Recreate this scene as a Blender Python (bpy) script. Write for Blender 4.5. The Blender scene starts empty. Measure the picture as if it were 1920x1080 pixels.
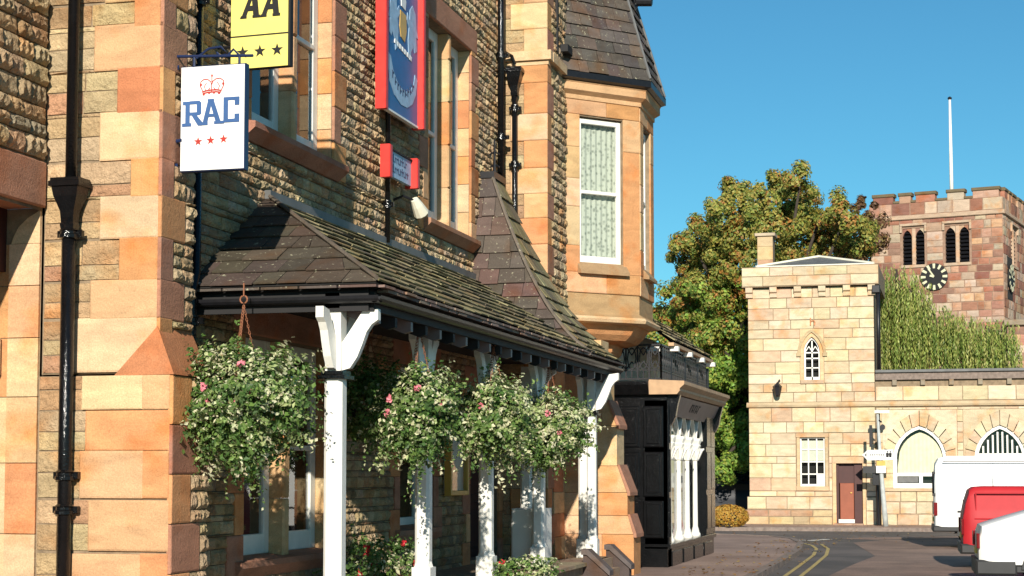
import bpy, math, random
from math import radians, sin, cos, tan, pi
from mathutils import Vector, Matrix, noise
random.seed(7)
V = Vector
scene = bpy.context.scene
COL = scene.collection

# ------------------------------------------------------------------ camera
F = 3200.0; YAW = radians(14.7); PITCH = radians(3.7); CAMZ = 1.75
PY0 = 885 - F * tan(PITCH)
cd = bpy.data.cameras.new('camera'); cam = bpy.data.objects.new('camera', cd); COL.objects.link(cam)
cam.location = (0, 0, CAMZ); cam.rotation_euler = (pi / 2 + PITCH, 0, YAW)
cd.sensor_width = 36; cd.lens = F / 1920 * 36; cd.shift_y = (PY0 - 540) / 1920
cd.clip_start = 0.1; cd.clip_end = 3000
scene.camera = cam
# ------------------------------------------------------------------ sky, sun, exposure
TO_SUN = V((0.20, -1.0, 0.41)).normalized()
SUN_EL = math.asin(TO_SUN.z); SUN_AZ = math.atan2(TO_SUN.x, TO_SUN.y)
w = bpy.data.worlds.new('World'); scene.world = w; w.use_nodes = True
nt = w.node_tree; bg = nt.nodes['Background']
sky = nt.nodes.new('ShaderNodeTexSky'); sky.sky_type = 'NISHITA'; sky.sun_disc = False
sky.sun_elevation = SUN_EL; sky.sun_rotation = SUN_AZ
sky.air_density = 1.0; sky.dust_density = 0.0; sky.ozone_density = 1.0; sky.altitude = 100
tint = nt.nodes.new('ShaderNodeMix'); tint.data_type = 'RGBA'; tint.blend_type = 'MULTIPLY'; tint.inputs[0].default_value = 1; tint.inputs[7].default_value = (.37, .93, 1.15, 1)   # slide film's cyan-blue sky
nt.links.new(sky.outputs[0], tint.inputs[6]); nt.links.new(tint.outputs[2], bg.inputs[0]); bg.inputs[1].default_value = 0.070
sl = bpy.data.lights.new('sun', 'SUN'); sl.energy = 5.0; sl.angle = radians(0.53); sl.color = (1.0, 0.93, 0.82)
so = bpy.data.objects.new('sun', sl); COL.objects.link(so)
so.rotation_euler = TO_SUN.to_track_quat('Z', 'Y').to_euler(); so.location = (10, -30, 20)
scene.view_settings.view_transform = 'Standard'; scene.view_settings.look = 'None'
scene.view_settings.exposure = 0.35; scene.view_settings.gamma = 1

# ------------------------------------------------------------------ pixel helpers (photo pixels on known planes)
RT = V((cos(YAW), sin(YAW), 0)); F0 = V((-sin(YAW), cos(YAW), 0))
FW = F0 * cos(PITCH) + V((0, 0, sin(PITCH))); UP = -F0 * sin(PITCH) + V((0, 0, cos(PITCH)))
def at(px, py, X=None, Y=None, Z=None):
    d = FW + RT * ((px - 960) / F) + UP * ((PY0 - py) / F)
    if X is not None: t = X / d.x
    elif Y is not None: t = Y / d.y
    else: t = (Z - CAMZ) / d.z
    return V((0, 0, CAMZ)) + d * t
def proj(p):
    q = p - V((0, 0, CAMZ)); d = q.dot(FW)
    if d < .1: return (-9999, -9999, .1)
    return (960 + F * q.dot(RT) / d, PY0 - F * q.dot(UP) / d, d)
def lerp(a, b, t): return a + (b - a) * t

# ------------------------------------------------------------------ materials
def new_mat(name):
    m = bpy.data.materials.new(name); m.use_nodes = True
    return m, m.node_tree, m.node_tree.nodes['Principled BSDF']
def plain(name, col, rough=.6, metal=0.0, var=.12, scale=6.0, bump=.0, spec=.4, coat=0.0):
    m, t, b = new_mat(name); N = t.nodes
    g = N.new('ShaderNodeNewGeometry'); nz = N.new('ShaderNodeTexNoise'); nz.inputs['Scale'].default_value = scale
    nz.inputs['Detail'].default_value = 6; t.links.new(g.outputs['Position'], nz.inputs['Vector'])
    mr = N.new('ShaderNodeMapRange'); mr.inputs[1].default_value = .25; mr.inputs[2].default_value = .75
    mr.inputs[3].default_value = 1 - var; mr.inputs[4].default_value = 1 + var
    t.links.new(nz.outputs[0], mr.inputs[0])
    mx = N.new('ShaderNodeMix'); mx.data_type = 'RGBA'; mx.blend_type = 'MULTIPLY'; mx.inputs[0].default_value = 1
    mx.inputs[6].default_value = (*col, 1); t.links.new(mr.outputs[0], mx.inputs[7]); t.links.new(mx.outputs[2], b.inputs['Base Color'])
    b.inputs['Roughness'].default_value = rough; b.inputs['Metallic'].default_value = metal
    b.inputs['Specular IOR Level'].default_value = spec; b.inputs['Coat Weight'].default_value = coat
    if bump:
        bp = N.new('ShaderNodeBump'); bp.inputs['Strength'].default_value = bump; bp.inputs['Distance'].default_value = .02
        n2 = N.new('ShaderNodeTexNoise'); n2.inputs['Scale'].default_value = scale * 6; n2.inputs['Detail'].default_value = 5
        t.links.new(g.outputs['Position'], n2.inputs['Vector'])
        t.links.new(n2.outputs[0], bp.inputs['Height']); t.links.new(bp.outputs[0], b.inputs['Normal'])
    return m
def stone(name, attr, bump=.5, bscale=28, band=.35, spots=True, rough=.92, dist=.02, lichen=0):
    """sandstone: colour from the object (or the face attribute) with beds, blotches, soot and fine pits"""
    m, t, b = new_mat(name); N = t.nodes; L = t.links.new
    if attr: src = N.new('ShaderNodeAttribute'); src.attribute_name = 'col'; cs = src.outputs['Color']
    else: src = N.new('ShaderNodeObjectInfo'); cs = src.outputs['Color']
    g = N.new('ShaderNodeNewGeometry')
    # bedding streaks stretched sideways
    mp = N.new('ShaderNodeMapping'); mp.inputs['Scale'].default_value = (1.6, 1.6, 4.5); L(g.outputs['Position'], mp.inputs['Vector'])
    if not attr:
        ad = N.new('ShaderNodeVectorMath'); ad.operation = 'SCALE'; cb = N.new('ShaderNodeCombineXYZ')
        for k in range(3): L(src.outputs['Random'], cb.inputs[k])
        L(cb.outputs[0], ad.inputs[0]); ad.inputs['Scale'].default_value = 40; L(ad.outputs[0], mp.inputs['Location'])
    n1 = N.new('ShaderNodeTexNoise'); n1.inputs['Scale'].default_value = 1.6; n1.inputs['Detail'].default_value = 5; n1.inputs['Distortion'].default_value = .6
    L(mp.outputs[0], n1.inputs['Vector'])
    r1 = N.new('ShaderNodeMapRange'); r1.inputs[1].default_value = .3; r1.inputs[2].default_value = .72; r1.inputs[3].default_value = 1 - band * .6; r1.inputs[4].default_value = 1 + band * .25
    L(n1.outputs[0], r1.inputs[0])
    m1 = N.new('ShaderNodeMix'); m1.data_type = 'RGBA'; m1.blend_type = 'MULTIPLY'; m1.inputs[0].default_value = 1
    L(cs, m1.inputs[6]); L(r1.outputs[0], m1.inputs[7]); out = m1.outputs[2]
    n2 = N.new('ShaderNodeTexNoise'); n2.inputs['Scale'].default_value = 2.3; n2.inputs['Detail'].default_value = 3; L(g.outputs['Position'], n2.inputs['Vector'])
    r2 = N.new('ShaderNodeMapRange'); r2.inputs[1].default_value = .52; r2.inputs[2].default_value = .75; L(n2.outputs[0], r2.inputs[0])
    m2 = N.new('ShaderNodeMix'); m2.data_type = 'RGBA'; m2.blend_type = 'MULTIPLY'; m2.inputs[7].default_value = (1.0, .72, .5, 1)
    L(r2.outputs[0], m2.inputs[0]); L(out, m2.inputs[6]); out = m2.outputs[2]
    if spots:
        n3 = N.new('ShaderNodeTexNoise'); n3.inputs['Scale'].default_value = 14; n3.inputs['Detail'].default_value = 6; n3.inputs['Roughness'].default_value = .7
        L(g.outputs['Position'], n3.inputs['Vector'])
        r3 = N.new('ShaderNodeMapRange'); r3.inputs[1].default_value = .62; r3.inputs[2].default_value = .75; r3.inputs[4].default_value = .4; L(n3.outputs[0], r3.inputs[0])
        m3 = N.new('ShaderNodeMix'); m3.data_type = 'RGBA'; m3.blend_type = 'MULTIPLY'; m3.inputs[7].default_value = (.45, .4, .36, 1)
        L(r3.outputs[0], m3.inputs[0]); L(out, m3.inputs[6]); out = m3.outputs[2]
    n6 = N.new('ShaderNodeTexNoise'); n6.inputs['Scale'].default_value = 75; n6.inputs['Detail'].default_value = 3; L(g.outputs['Position'], n6.inputs['Vector'])
    r6 = N.new('ShaderNodeMapRange'); r6.inputs[1].default_value = .3; r6.inputs[2].default_value = .7; r6.inputs[3].default_value = .84; r6.inputs[4].default_value = 1.12; L(n6.outputs[0], r6.inputs[0])
    m6 = N.new('ShaderNodeMix'); m6.data_type = 'RGBA'; m6.blend_type = 'MULTIPLY'; m6.inputs[0].default_value = 1; L(out, m6.inputs[6]); L(r6.outputs[0], m6.inputs[7]); out = m6.outputs[2]
    mp7 = N.new('ShaderNodeMapping'); mp7.inputs['Scale'].default_value = (5, 5, .7); L(g.outputs['Position'], mp7.inputs['Vector'])
    n7 = N.new('ShaderNodeTexNoise'); n7.inputs['Scale'].default_value = 1; n7.inputs['Detail'].default_value = 6; n7.inputs['Roughness'].default_value = .7; L(mp7.outputs[0], n7.inputs['Vector'])
    r7 = N.new('ShaderNodeMapRange'); r7.inputs[1].default_value = .58; r7.inputs[2].default_value = .78; r7.inputs[4].default_value = .3; L(n7.outputs[0], r7.inputs[0])
    m7 = N.new('ShaderNodeMix'); m7.data_type = 'RGBA'; m7.blend_type = 'MULTIPLY'; m7.inputs[7].default_value = (.5, .42, .36, 1); L(r7.outputs[0], m7.inputs[0]); L(out, m7.inputs[6]); out = m7.outputs[2]
    if lichen:
        n5 = N.new('ShaderNodeTexNoise'); n5.inputs['Scale'].default_value = 17; n5.inputs['Detail'].default_value = 3; n5.inputs['Roughness'].default_value = .75; L(g.outputs['Position'], n5.inputs['Vector'])
        r5 = N.new('ShaderNodeMapRange'); r5.inputs[1].default_value = .635; r5.inputs[2].default_value = .69; r5.inputs[4].default_value = lichen; L(n5.outputs[0], r5.inputs[0])
        m5 = N.new('ShaderNodeMix'); m5.data_type = 'RGBA'; m5.inputs[7].default_value = (.42, .40, .27, 1); L(r5.outputs[0], m5.inputs[0]); L(out, m5.inputs[6]); out = m5.outputs[2]
    L(out, b.inputs['Base Color']); b.inputs['Roughness'].default_value = rough; b.inputs['Specular IOR Level'].default_value = .2
    n4 = N.new('ShaderNodeTexNoise'); n4.inputs['Scale'].default_value = bscale; n4.inputs['Detail'].default_value = 6; n4.inputs['Roughness'].default_value = .65
    L(g.outputs['Position'], n4.inputs['Vector'])
    bp = N.new('ShaderNodeBump'); bp.inputs['Strength'].default_value = bump; bp.inputs['Distance'].default_value = dist
    L(n4.outputs[0], bp.inputs['Height']); L(bp.outputs[0], b.inputs['Normal'])
    return m
def leafmat(name):
    m, t, b = new_mat(name); N = t.nodes; L = t.links.new
    a = N.new('ShaderNodeAttribute'); a.attribute_name = 'col'
    L(a.outputs['Color'], b.inputs['Base Color']); b.inputs['Roughness'].default_value = .5; b.inputs['Specular IOR Level'].default_value = .35
    tr = N.new('ShaderNodeBsdfTranslucent'); L(a.outputs['Color'], tr.inputs[0])
    mx = N.new('ShaderNodeMixShader'); mx.inputs[0].default_value = .35
    L(b.outputs[0], mx.inputs[1]); L(tr.outputs[0], mx.inputs[2]); L(mx.outputs[0], N['Material Output'].inputs[0])
    return m
def glassmat(name, rough=.02):
    m, t, b = new_mat(name); N = t.nodes; L = t.links.new
    tr = N.new('ShaderNodeBsdfTransparent'); tr.inputs[0].default_value = (.82, .86, .86, 1)
    gl = N.new('ShaderNodeBsdfGlossy'); gl.inputs['Roughness'].default_value = rough
    lw = N.new('ShaderNodeLayerWeight'); lw.inputs[0].default_value = .5; pw_ = N.new('ShaderNodeMath'); pw_.operation = 'POWER'; pw_.inputs[1].default_value = 3
    L(lw.outputs['Facing'], pw_.inputs[0]); ma = N.new('ShaderNodeMath'); ma.operation = 'MULTIPLY_ADD'; ma.inputs[1].default_value = .7; ma.inputs[2].default_value = .05; L(pw_.outputs[0], ma.inputs[0])
    mx = N.new('ShaderNodeMixShader'); L(ma.outputs[0], mx.inputs[0]); L(tr.outputs[0], mx.inputs[1]); L(gl.outputs[0], mx.inputs[2])
    L(mx.outputs[0], N['Material Output'].inputs[0]); return m
def asphalt(name, c1, c2, scale=.35):
    m, t, b = new_mat(name); N = t.nodes; L = t.links.new
    g = N.new('ShaderNodeNewGeometry')
    n1 = N.new('ShaderNodeTexNoise'); n1.inputs['Scale'].default_value = scale; n1.inputs['Detail'].default_value = 7; n1.inputs['Roughness'].default_value = .65; L(g.outputs['Position'], n1.inputs['Vector'])
    cr = N.new('ShaderNodeValToRGB'); cr.color_ramp.elements[0].position = .4; cr.color_ramp.elements[1].position = .62
    cr.color_ramp.elements[0].color = (*c1, 1); cr.color_ramp.elements[1].color = (*c2, 1); L(n1.outputs[0], cr.inputs[0])
    n2 = N.new('ShaderNodeTexNoise'); n2.inputs['Scale'].default_value = 40; n2.inputs['Detail'].default_value = 4; L(g.outputs['Position'], n2.inputs['Vector'])
    r2 = N.new('ShaderNodeMapRange'); r2.inputs[1].default_value = .3; r2.inputs[2].default_value = .7; r2.inputs[3].default_value = .7; r2.inputs[4].default_value = 1.3; L(n2.outputs[0], r2.inputs[0])
    mx = N.new('ShaderNodeMix'); mx.data_type = 'RGBA'; mx.blend_type = 'MULTIPLY'; mx.inputs[0].default_value = 1
    L(cr.outputs[0], mx.inputs[6]); L(r2.outputs[0], mx.inputs[7]); L(mx.outputs[2], b.inputs['Base Color']); b.inputs['Roughness'].default_value = .85
    b.inputs['Specular IOR Level'].default_value = .3
    bp = N.new('ShaderNodeBump'); bp.inputs['Strength'].default_value = .5; bp.inputs['Distance'].default_value = .01
    L(n2.outputs[0], bp.inputs['Height']); L(bp.outputs[0], b.inputs['Normal']); return m
def lacemat(name):
    m, t, b = new_mat(name); N = t.nodes; L = t.links.new
    g = N.new('ShaderNodeNewGeometry'); v = N.new('ShaderNodeTexVoronoi'); v.inputs['Scale'].default_value = 14; L(g.outputs['Position'], v.inputs['Vector'])
    cr = N.new('ShaderNodeValToRGB'); cr.color_ramp.elements[0].position = .12; cr.color_ramp.elements[1].position = .5
    cr.color_ramp.elements[0].color = (.30, .31, .24, 1); cr.color_ramp.elements[1].color = (.62, .62, .5, 1); L(v.outputs['Distance'], cr.inputs[0])
    L(cr.outputs[0], b.inputs['Base Color']); b.inputs['Roughness'].default_value = .95; return m

M = {}
M['stone'] = stone('sandstone_block', False, bump=.5, bscale=34)
M['rock'] = stone('rock_faced_stone', False, bump=1, bscale=20, band=.5, dist=.06)
M['rock_a'] = stone('rock_faced_stone_mass', True, bump=1, bscale=20, band=.5, dist=.06)
M['stone_a'] = stone('sandstone_mass', True, bump=.5, bscale=34)
M['mortar_dark'] = plain('shade_darkened_mortar', (.19, .14, .09), .95, var=.4, scale=9, bump=.5)  # mortar darkened so the colour deepens the shade in street-wall joints
M['mortar'] = plain('lime_mortar', (.26, .19, .12), .95, var=.3, scale=9, bump=.5)
M['mortar_red'] = plain('pink_mortar', (.30, .19, .13), .95, var=.3, scale=5, bump=.5)
M['slate'] = stone('stone_slate', False, bump=.5, bscale=22, band=.4, rough=.75, lichen=.85)
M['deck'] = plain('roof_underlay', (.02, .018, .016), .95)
M['white'] = plain('white_gloss_paint', (.78, .76, .69), .42, var=.10, scale=5, bump=.08)
M['offwhite'] = plain('cream_paint', (.74, .70, .55), .5, var=.08, scale=3)
M['black'] = plain('black_gloss_paint', (.006, .006, .0065), .12, var=.3, scale=9, bump=.3, spec=.35)
M['blackmatt'] = plain('black_flat_paint', (.012, .011, .011), .7, var=.3)
M['iron'] = plain('dark_cast_iron', (.010, .010, .012), .4, var=.3, scale=20, bump=.05)
M['lead'] = plain('grey_lead', (.13, .13, .125), .55, var=.25, scale=5)
M['glass'] = glassmat('window_glass')
M['room'] = plain('dark_room', (.03, .027, .024), .95)
M['lace'] = lacemat('lace_curtain')
M['curtain'] = plain('pale_blind', (.62, .60, .40), .9, var=.1)
M['blue'] = plain('blue_enamel', (.012, .024, .075), .4)
M['signblue'] = plain('pub_sign_blue', (.014, .11, .30), .35, var=.2, scale=3)
M['paleblue'] = plain('pale_blue_paint', (.34, .50, .66), .5, var=.2, scale=12)
M['signred'] = plain('sign_red', (.62, .035, .025), .4, var=.2, scale=8)
M['yellow'] = plain('sign_yellow', (.84, .72, .18), .45, var=.04)
M['signwhite'] = plain('sign_white', (.84, .83, .78), .4, var=.03)
M['racblue'] = plain('letter_blue', (.035, .10, .26), .5)
M['racred'] = plain('star_red', (.42, .03, .02), .5)
M['gold'] = plain('gold_leaf', (.62, .38, .08), .4, var=.15)
M['leaf'] = leafmat('leaf')
M['bark'] = plain('bark', (.05, .038, .028), .95, var=.4, scale=8, bump=.8)
M['pink'] = plain('pink_petal', (.72, .22, .26), .6, var=.2, scale=40)
M['redpetal'] = plain('red_petal', (.5, .02, .03), .6, var=.2, scale=40)
M['terracotta'] = plain('terracotta', (.32, .12, .06), .85, var=.2, bump=.3)
M['rust'] = plain('rusty_chain', (.30, .12, .06), .7, metal=.3)
M['road'] = asphalt('road_asphalt', (.085, .076, .07), (.15, .128, .115))
M['patch'] = asphalt('red_brown_asphalt', (.19, .13, .10), (.28, .19, .145), .8)
M['pave'] = asphalt('pavement_surface', (.24, .165, .13), (.36, .25, .195), .5)
M['kerb'] = plain('kerb_granite', (.22, .17, .14), .9, var=.3, scale=10, bump=.4)
M['yline'] = plain('yellow_road_paint', (.44, .33, .12), .8, var=.35, scale=14)
M['wline'] = plain('white_road_paint', (.60, .56, .48), .8, var=.3, scale=14)
M['vanwhite'] = plain('white_car_paint', (.82, .81, .77), .4, var=.03)
M['vanred'] = plain('red_car_paint', (.43, .022, .028), .5, var=.06, spec=.2)
M['carblue'] = plain('shade_blackened_blue_paint', (.004, .006, .012), .5)  # dark blue taken almost to black, painting in deep shade
M['tyre'] = plain('tyre_rubber', (.02, .02, .02), .85)
M['rim'] = plain('steel_rim', (.45, .45, .45), .4, metal=.7)
M['bumper'] = plain('black_plastic', (.03, .03, .03), .55)
M['lamp_red'] = plain('red_lamp_lens', (.16, .006, .008), .2)
M['lamp_amber'] = plain('amber_lamp_lens', (.6, .2, .01), .2)
M['doorbrown'] = plain('brown_door_paint', (.27, .075, .035), .5, var=.15, scale=4)
M['doordark'] = plain('dark_maroon_paint', (.06, .018, .015), .5)
M['fascia'] = plain('mauve_brown_board', (.20, .145, .135), .5, var=.15, scale=3)
M['cornice'] = plain('tan_cornice_paint', (.46, .29, .16), .6, var=.2, scale=6)
M['greypost'] = plain('weathered_grey_post', (.42, .44, .42), .6, var=.2)
M['soil'] = plain('soil', (.03, .022, .016), .95)

# ------------------------------------------------------------------ mesh building
class Fr:
    """a wall frame: a runs along u, b runs up, c runs out of the wall"""
    def __init__(s, o, u, n, v=(0, 0, 1)): s.o = V(o); s.u = V(u).normalized(); s.n = V(n).normalized(); s.v = V(v)
    def __call__(s, a, b, c=0.0): return s.o + s.u * a + s.v * b + s.n * c
    def ab(s, p): q = p - s.o; return q.dot(s.u), q.dot(s.v)
class MB:
    def __init__(s): s.v = []; s.f = []; s.c = []; s.cc = None
    def add(s, vs, fs, col=None):
        k = len(s.v); s.v += [tuple(p) for p in vs]; s.f += [tuple(i + k for i in f) for f in fs]; s.c += [col or s.cc] * len(fs); return s
    def quad(s, *p): return s.add(p, [tuple(range(len(p)))])
    def hexa(s, lo, hi):
        return s.add(list(lo) + list(hi), [(3, 2, 1, 0), (4, 5, 6, 7), (0, 1, 5, 4), (1, 2, 6, 5), (2, 3, 7, 6), (3, 0, 4, 7)])
    def fbox(s, fr, a0, a1, b0, b1, c0, c1, ch=0.0):
        """box in a wall frame; ch chamfers the front arrises"""
        if ch:
            P = [fr(a0, b0, c0), fr(a1, b0, c0), fr(a1, b1, c0), fr(a0, b1, c0),
                 fr(a0, b0, c1 - ch), fr(a1, b0, c1 - ch), fr(a1, b1, c1 - ch), fr(a0, b1, c1 - ch),
                 fr(a0 + ch, b0 + ch, c1), fr(a1 - ch, b0 + ch, c1), fr(a1 - ch, b1 - ch, c1), fr(a0 + ch, b1 - ch, c1)]
            return s.add(P, [(3, 2, 1, 0), (0, 1, 5, 4), (1, 2, 6, 5), (2, 3, 7, 6), (3, 0, 4, 7),
                             (4, 5, 9, 8), (5, 6, 10, 9), (6, 7, 11, 10), (7, 4, 8, 11), (8, 9, 10, 11)])
        return s.hexa([fr(a0, b0, c0), fr(a1, b0, c0), fr(a1, b1, c0), fr(a0, b1, c0)],
                      [fr(a0, b0, c1), fr(a1, b0, c1), fr(a1, b1, c1), fr(a0, b1, c1)])
    def box(s, x0, x1, y0, y1, z0, z1, ch=0.0):
        return s.fbox(Fr((0, 0, 0), (1, 0, 0), (0, -1, 0)), x0, x1, z0, z1, -y1, -y0, ch)
    def prism(s, fr, pts, c0, c1):
        n = len(pts); lo = [fr(a, b, c0) for a, b in pts]; hi = [fr(a, b, c1) for a, b in pts]
        return s.add(lo + hi, [tuple(range(n - 1, -1, -1)), tuple(range(n, 2 * n))] + [(i, (i + 1) % n, n + (i + 1) % n, n + i) for i in range(n)])
    def tube(s, pts, r, seg=8, cap=True):
        pts = [V(p) for p in pts]; rs = r if isinstance(r, (list, tuple)) else [r] * len(pts); k = len(s.v); vs = []; fs = []
        ref = V((0, 0, 1)) if abs((pts[1] - pts[0]).normalized().z) < .9 else V((1, 0, 0))
        for i, p in enumerate(pts):
            d = (pts[min(i + 1, len(pts) - 1)] - pts[max(i - 1, 0)]).normalized()
            x = d.cross(ref).normalized(); y = d.cross(x)
            for j in range(seg):
                t = 2 * pi * j / seg; vs.append(p + (x * cos(t) + y * sin(t)) * rs[i])
        for i in range(len(pts) - 1):
            for j in range(seg):
                a = i * seg + j; b = i * seg + (j + 1) % seg; fs.append((a, a + seg, b + seg, b))
        if cap: fs += [tuple(range(seg)), tuple(range(len(vs) - 1, len(vs) - seg - 1, -1))]
        return s.add(vs, fs)
    def lathe(s, o, prof, seg=12):
        vs = []; fs = []; o = V(o)
        for r, z in prof:
            for j in range(seg): t = 2 * pi * j / seg; vs.append(o + V((r * cos(t), r * sin(t), z)))
        for i in range(len(prof) - 1):
            for j in range(seg):
                a = i * seg + j; b = i * seg + (j + 1) % seg; fs.append((a, b, b + seg, a + seg))
        fs += [tuple(range(seg - 1, -1, -1)), tuple(range(len(vs) - seg, len(vs)))]
        return s.add(vs, fs)
    def stroke(s, fr, pts, wd, c0, c1):
        for (a, b), (a2, b2) in zip(pts[:-1], pts[1:]):
            s.k = getattr(s, 'k', 0) + 1; c1 += .00025 if s.k % 2 else -.0002; c0 -= .00005
            dx, dy = a2 - a, b2 - b; l = math.hypot(dx, dy) or 1; px, py = -dy / l * wd / 2, dx / l * wd / 2
            s.prism(fr, [(a - px, b - py), (a2 - px, b2 - py), (a2 + px, b2 + py), (a + px, b + py)], c0, c1)
        return s
    def mesh(s, name, smooth=False):
        me = bpy.data.meshes.new(name); me.from_pydata(s.v, [], s.f)
        if any(c is not None for c in s.c):
            at_ = me.attributes.new('col', 'FLOAT_COLOR', 'FACE')
            flat = []
            for c in s.c: flat += [c[0], c[1], c[2], 1.0] if c else [.5, .5, .5, 1]
            at_.data.foreach_set('color', flat)
        if smooth: me.polygons.foreach_set('use_smooth', [True] * len(me.polygons))
        me.update(); return me
    def build(s, name, mat, parent=None, smooth=False):
        o = bpy.data.objects.new(name, s.mesh(name, smooth)); COL.objects.link(o)
        o.data.materials.append(M[mat] if isinstance(mat, str) else mat); attach(o, parent); return o
def attach(o, parent):
    if parent is not None:
        o.parent = parent
        if parent.type == 'EMPTY': o.matrix_parent_inverse = Matrix.Translation(-parent.location)
def tag(o, label=None, cat=None, group=None, kind=None):
    if label: o['label'] = label
    if cat: o['category'] = cat
    if group: o['group'] = group
    if kind: o['kind'] = kind
    return o
def thing(name, loc, label, cat, group=None):
    o = bpy.data.objects.new(name, None); o.location = loc; o.empty_display_size = .3; COL.objects.link(o)
    return tag(o, label, cat, group)

# unit stones shared by all pieces of masonry: x along the wall, -y out of it, z up
def rock_mesh(seed, nx, nz, amp, smoothf=False):
    rnd = random.Random(seed); m = MB(); vs = []
    for j in range(nz + 1):
        for i in range(nx + 1):
            x = i / nx - .5; z = j / nz - .5; edge = i in (0, nx) or j in (0, nz)
            if edge: y = -.30 - rnd.random() * .15
            else: y = -.62 - rnd.random() * amp; x += rnd.uniform(-.3, .3) / nx; z += rnd.uniform(-.3, .3) / nz
            if i in (0, nx): x *= 1 - rnd.random() * .04
            if j in (0, nz): z *= 1 - rnd.random() * .06
            vs.append((x, y, z))
    W = nx + 1; fs = [(j * W + i, j * W + i + 1, (j + 1) * W + i + 1, (j + 1) * W + i) for j in range(nz) for i in range(nx)]
    rim = [i for i in range(W)] + [j * W + nx for j in range(1, nz + 1)] + [nz * W + i for i in range(nx - 1, -1, -1)] + [j * W for j in range(nz - 1, 0, -1)]
    k = len(vs)
    for r in rim: vs.append((vs[r][0], .6, vs[r][2]))
    n = len(rim)
    fs += [(rim[(i + 1) % n], rim[i], k + i, k + (i + 1) % n) for i in range(n)]
    m.add(vs, fs); return m
def ashlar_mesh(seed):
    rnd = random.Random(seed); m = MB(); e = .018
    P = [(-.5, .6, -.5), (.5, .6, -.5), (.5, .6, .5), (-.5, .6, .5)]
    Q = [(-.5, -.8, -.5), (.5, -.8, -.5), (.5, -.8, .5), (-.5, -.8, .5)]
    R = [(-.5 + e, -.95 - rnd.random() * .08, -.5 + e * 2), (.5 - e, -.95 - rnd.random() * .08, -.5 + e * 2), (.5 - e, -.95 - rnd.random() * .08, .5 - e * 2), (-.5 + e, -.95 - rnd.random() * .08, .5 - e * 2)]
    m.add(P + Q + R, [(0, 1, 5, 4), (1, 2, 6, 5), (2, 3, 7, 6), (3, 0, 4, 7), (4, 5, 9, 8), (5, 6, 10, 9), (6, 7, 11, 10), (7, 4, 8, 11), (8, 9, 10, 11)]); return m
ROCKS = [rock_mesh(i, 8, 4, .5) for i in range(14)]; ROCKF = [rock_mesh(50 + i, 3, 2, .28) for i in range(8)]; ASH = [ashlar_mesh(i) for i in range(6)]
_cache = {}
def shared(kind, i, mat):
    key = (kind, i, mat)
    if key not in _cache:
        src = {'rock': ROCKS, 'flat': ROCKF, 'ash': ASH}[kind][i]
        me = src.mesh('stone_' + kind); me.materials.append(M[mat]); _cache[key] = me
    return _cache[key]
def lay(parent, fr, items, name='stone', limit=300, mat='rock', mat_a='rock_a', stuff='stone_rest', gap=.006):
    """items: (a0,a1,b0,b1,depth,colour,kind). The largest in view become parts of their own, the rest one mass"""
    scored = []
    for it in items:
        c = fr((it[0] + it[1]) / 2, (it[2] + it[3]) / 2); px, py, d = proj(c)
        vis = -40 < px < 1960 and -40 < py < 1120
        nd = abs((c - V((0, 0, CAMZ))).normalized().dot(fr.n))
        scored.append(((it[1] - it[0]) * (it[3] - it[2]) / d / d * (nd + .05) * (1 if vis else .0001), random.random(), it))
    scored.sort(key=lambda q: -q[0]); rest = MB()
    for k, (sc, _, it) in enumerate(scored):
        a0, a1, b0, b1, dp, colr, kind = it; src = {'rock': ROCKS, 'flat': ROCKF, 'ash': ASH}[kind]; i = random.randrange(len(src))
        g = gap
        mw = Matrix((( fr.u.x * (a1 - a0 - g), -fr.n.x * dp, fr.v.x * (b1 - b0 - g), 0), (fr.u.y * (a1 - a0 - g), -fr.n.y * dp, fr.v.y * (b1 - b0 - g), 0),
                     (fr.u.z * (a1 - a0 - g), -fr.n.z * dp, fr.v.z * (b1 - b0 - g), 0), (0, 0, 0, 1)))
        mw.translation = fr((a0 + a1) / 2, (b0 + b1) / 2, 0)
        if k < limit and sc > 1e-7:
            o = bpy.data.objects.new(name, shared(kind, i, mat)); COL.objects.link(o); o.color = (*colr, 1)
            attach(o, parent); o.matrix_basis = mw
        else:
            rest.add([mw @ V(p) for p in src[i].v], src[i].f, colr)
    if rest.v: tag(rest.build(stuff, mat_a, parent), kind='stuff')
def jit(c, a=.12):
    k = 1 + random.uniform(-a, a); return tuple(max(.01, x * k * (1 + random.uniform(-.05, .05))) for x in c)
def pick(pal): return jit(random.choice(pal))
def courses(A0, A1, B0, B1, holes, hr, lr, pal, depth, kind):
    out = []; cuts = sorted({B0, B1} | {b for h in holes for b in h[2:4] if B0 < b < B1})
    for z0, z1 in zip(cuts[:-1], cuts[1:]):
        if z1 - z0 < .02: continue
        n = max(1, round((z1 - z0) / (sum(hr) / 2))); hs = [random.uniform(*hr) for _ in range(n)]; s = sum(hs); z = z0
        for h in hs:
            h *= (z1 - z0) / s; iv = [(A0, A1)]; mid = z + h / 2
            for (h0, h1, g0, g1) in holes:
                if g0 < mid < g1:
                    nv = []
                    for (p, q) in iv:
                        if h1 <= p or h0 >= q: nv.append((p, q)); continue
                        if h0 > p: nv.append((p, h0))
                        if h1 < q: nv.append((h1, q))
                    iv = nv
            for p, q in iv:
                if q - p < .015: continue
                m = max(1, round((q - p) / (sum(lr) / 2))); ls = [random.uniform(*lr) for _ in range(m)]; t = sum(ls); a = p
                for l in ls:
                    l *= (q - p) / t; out.append((a, a + l, z, z + h, random.uniform(.7, 1.3) * depth, pick(pal), random.choice(kind) if isinstance(kind, list) else kind)); a += l
            z += h
    return out
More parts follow.
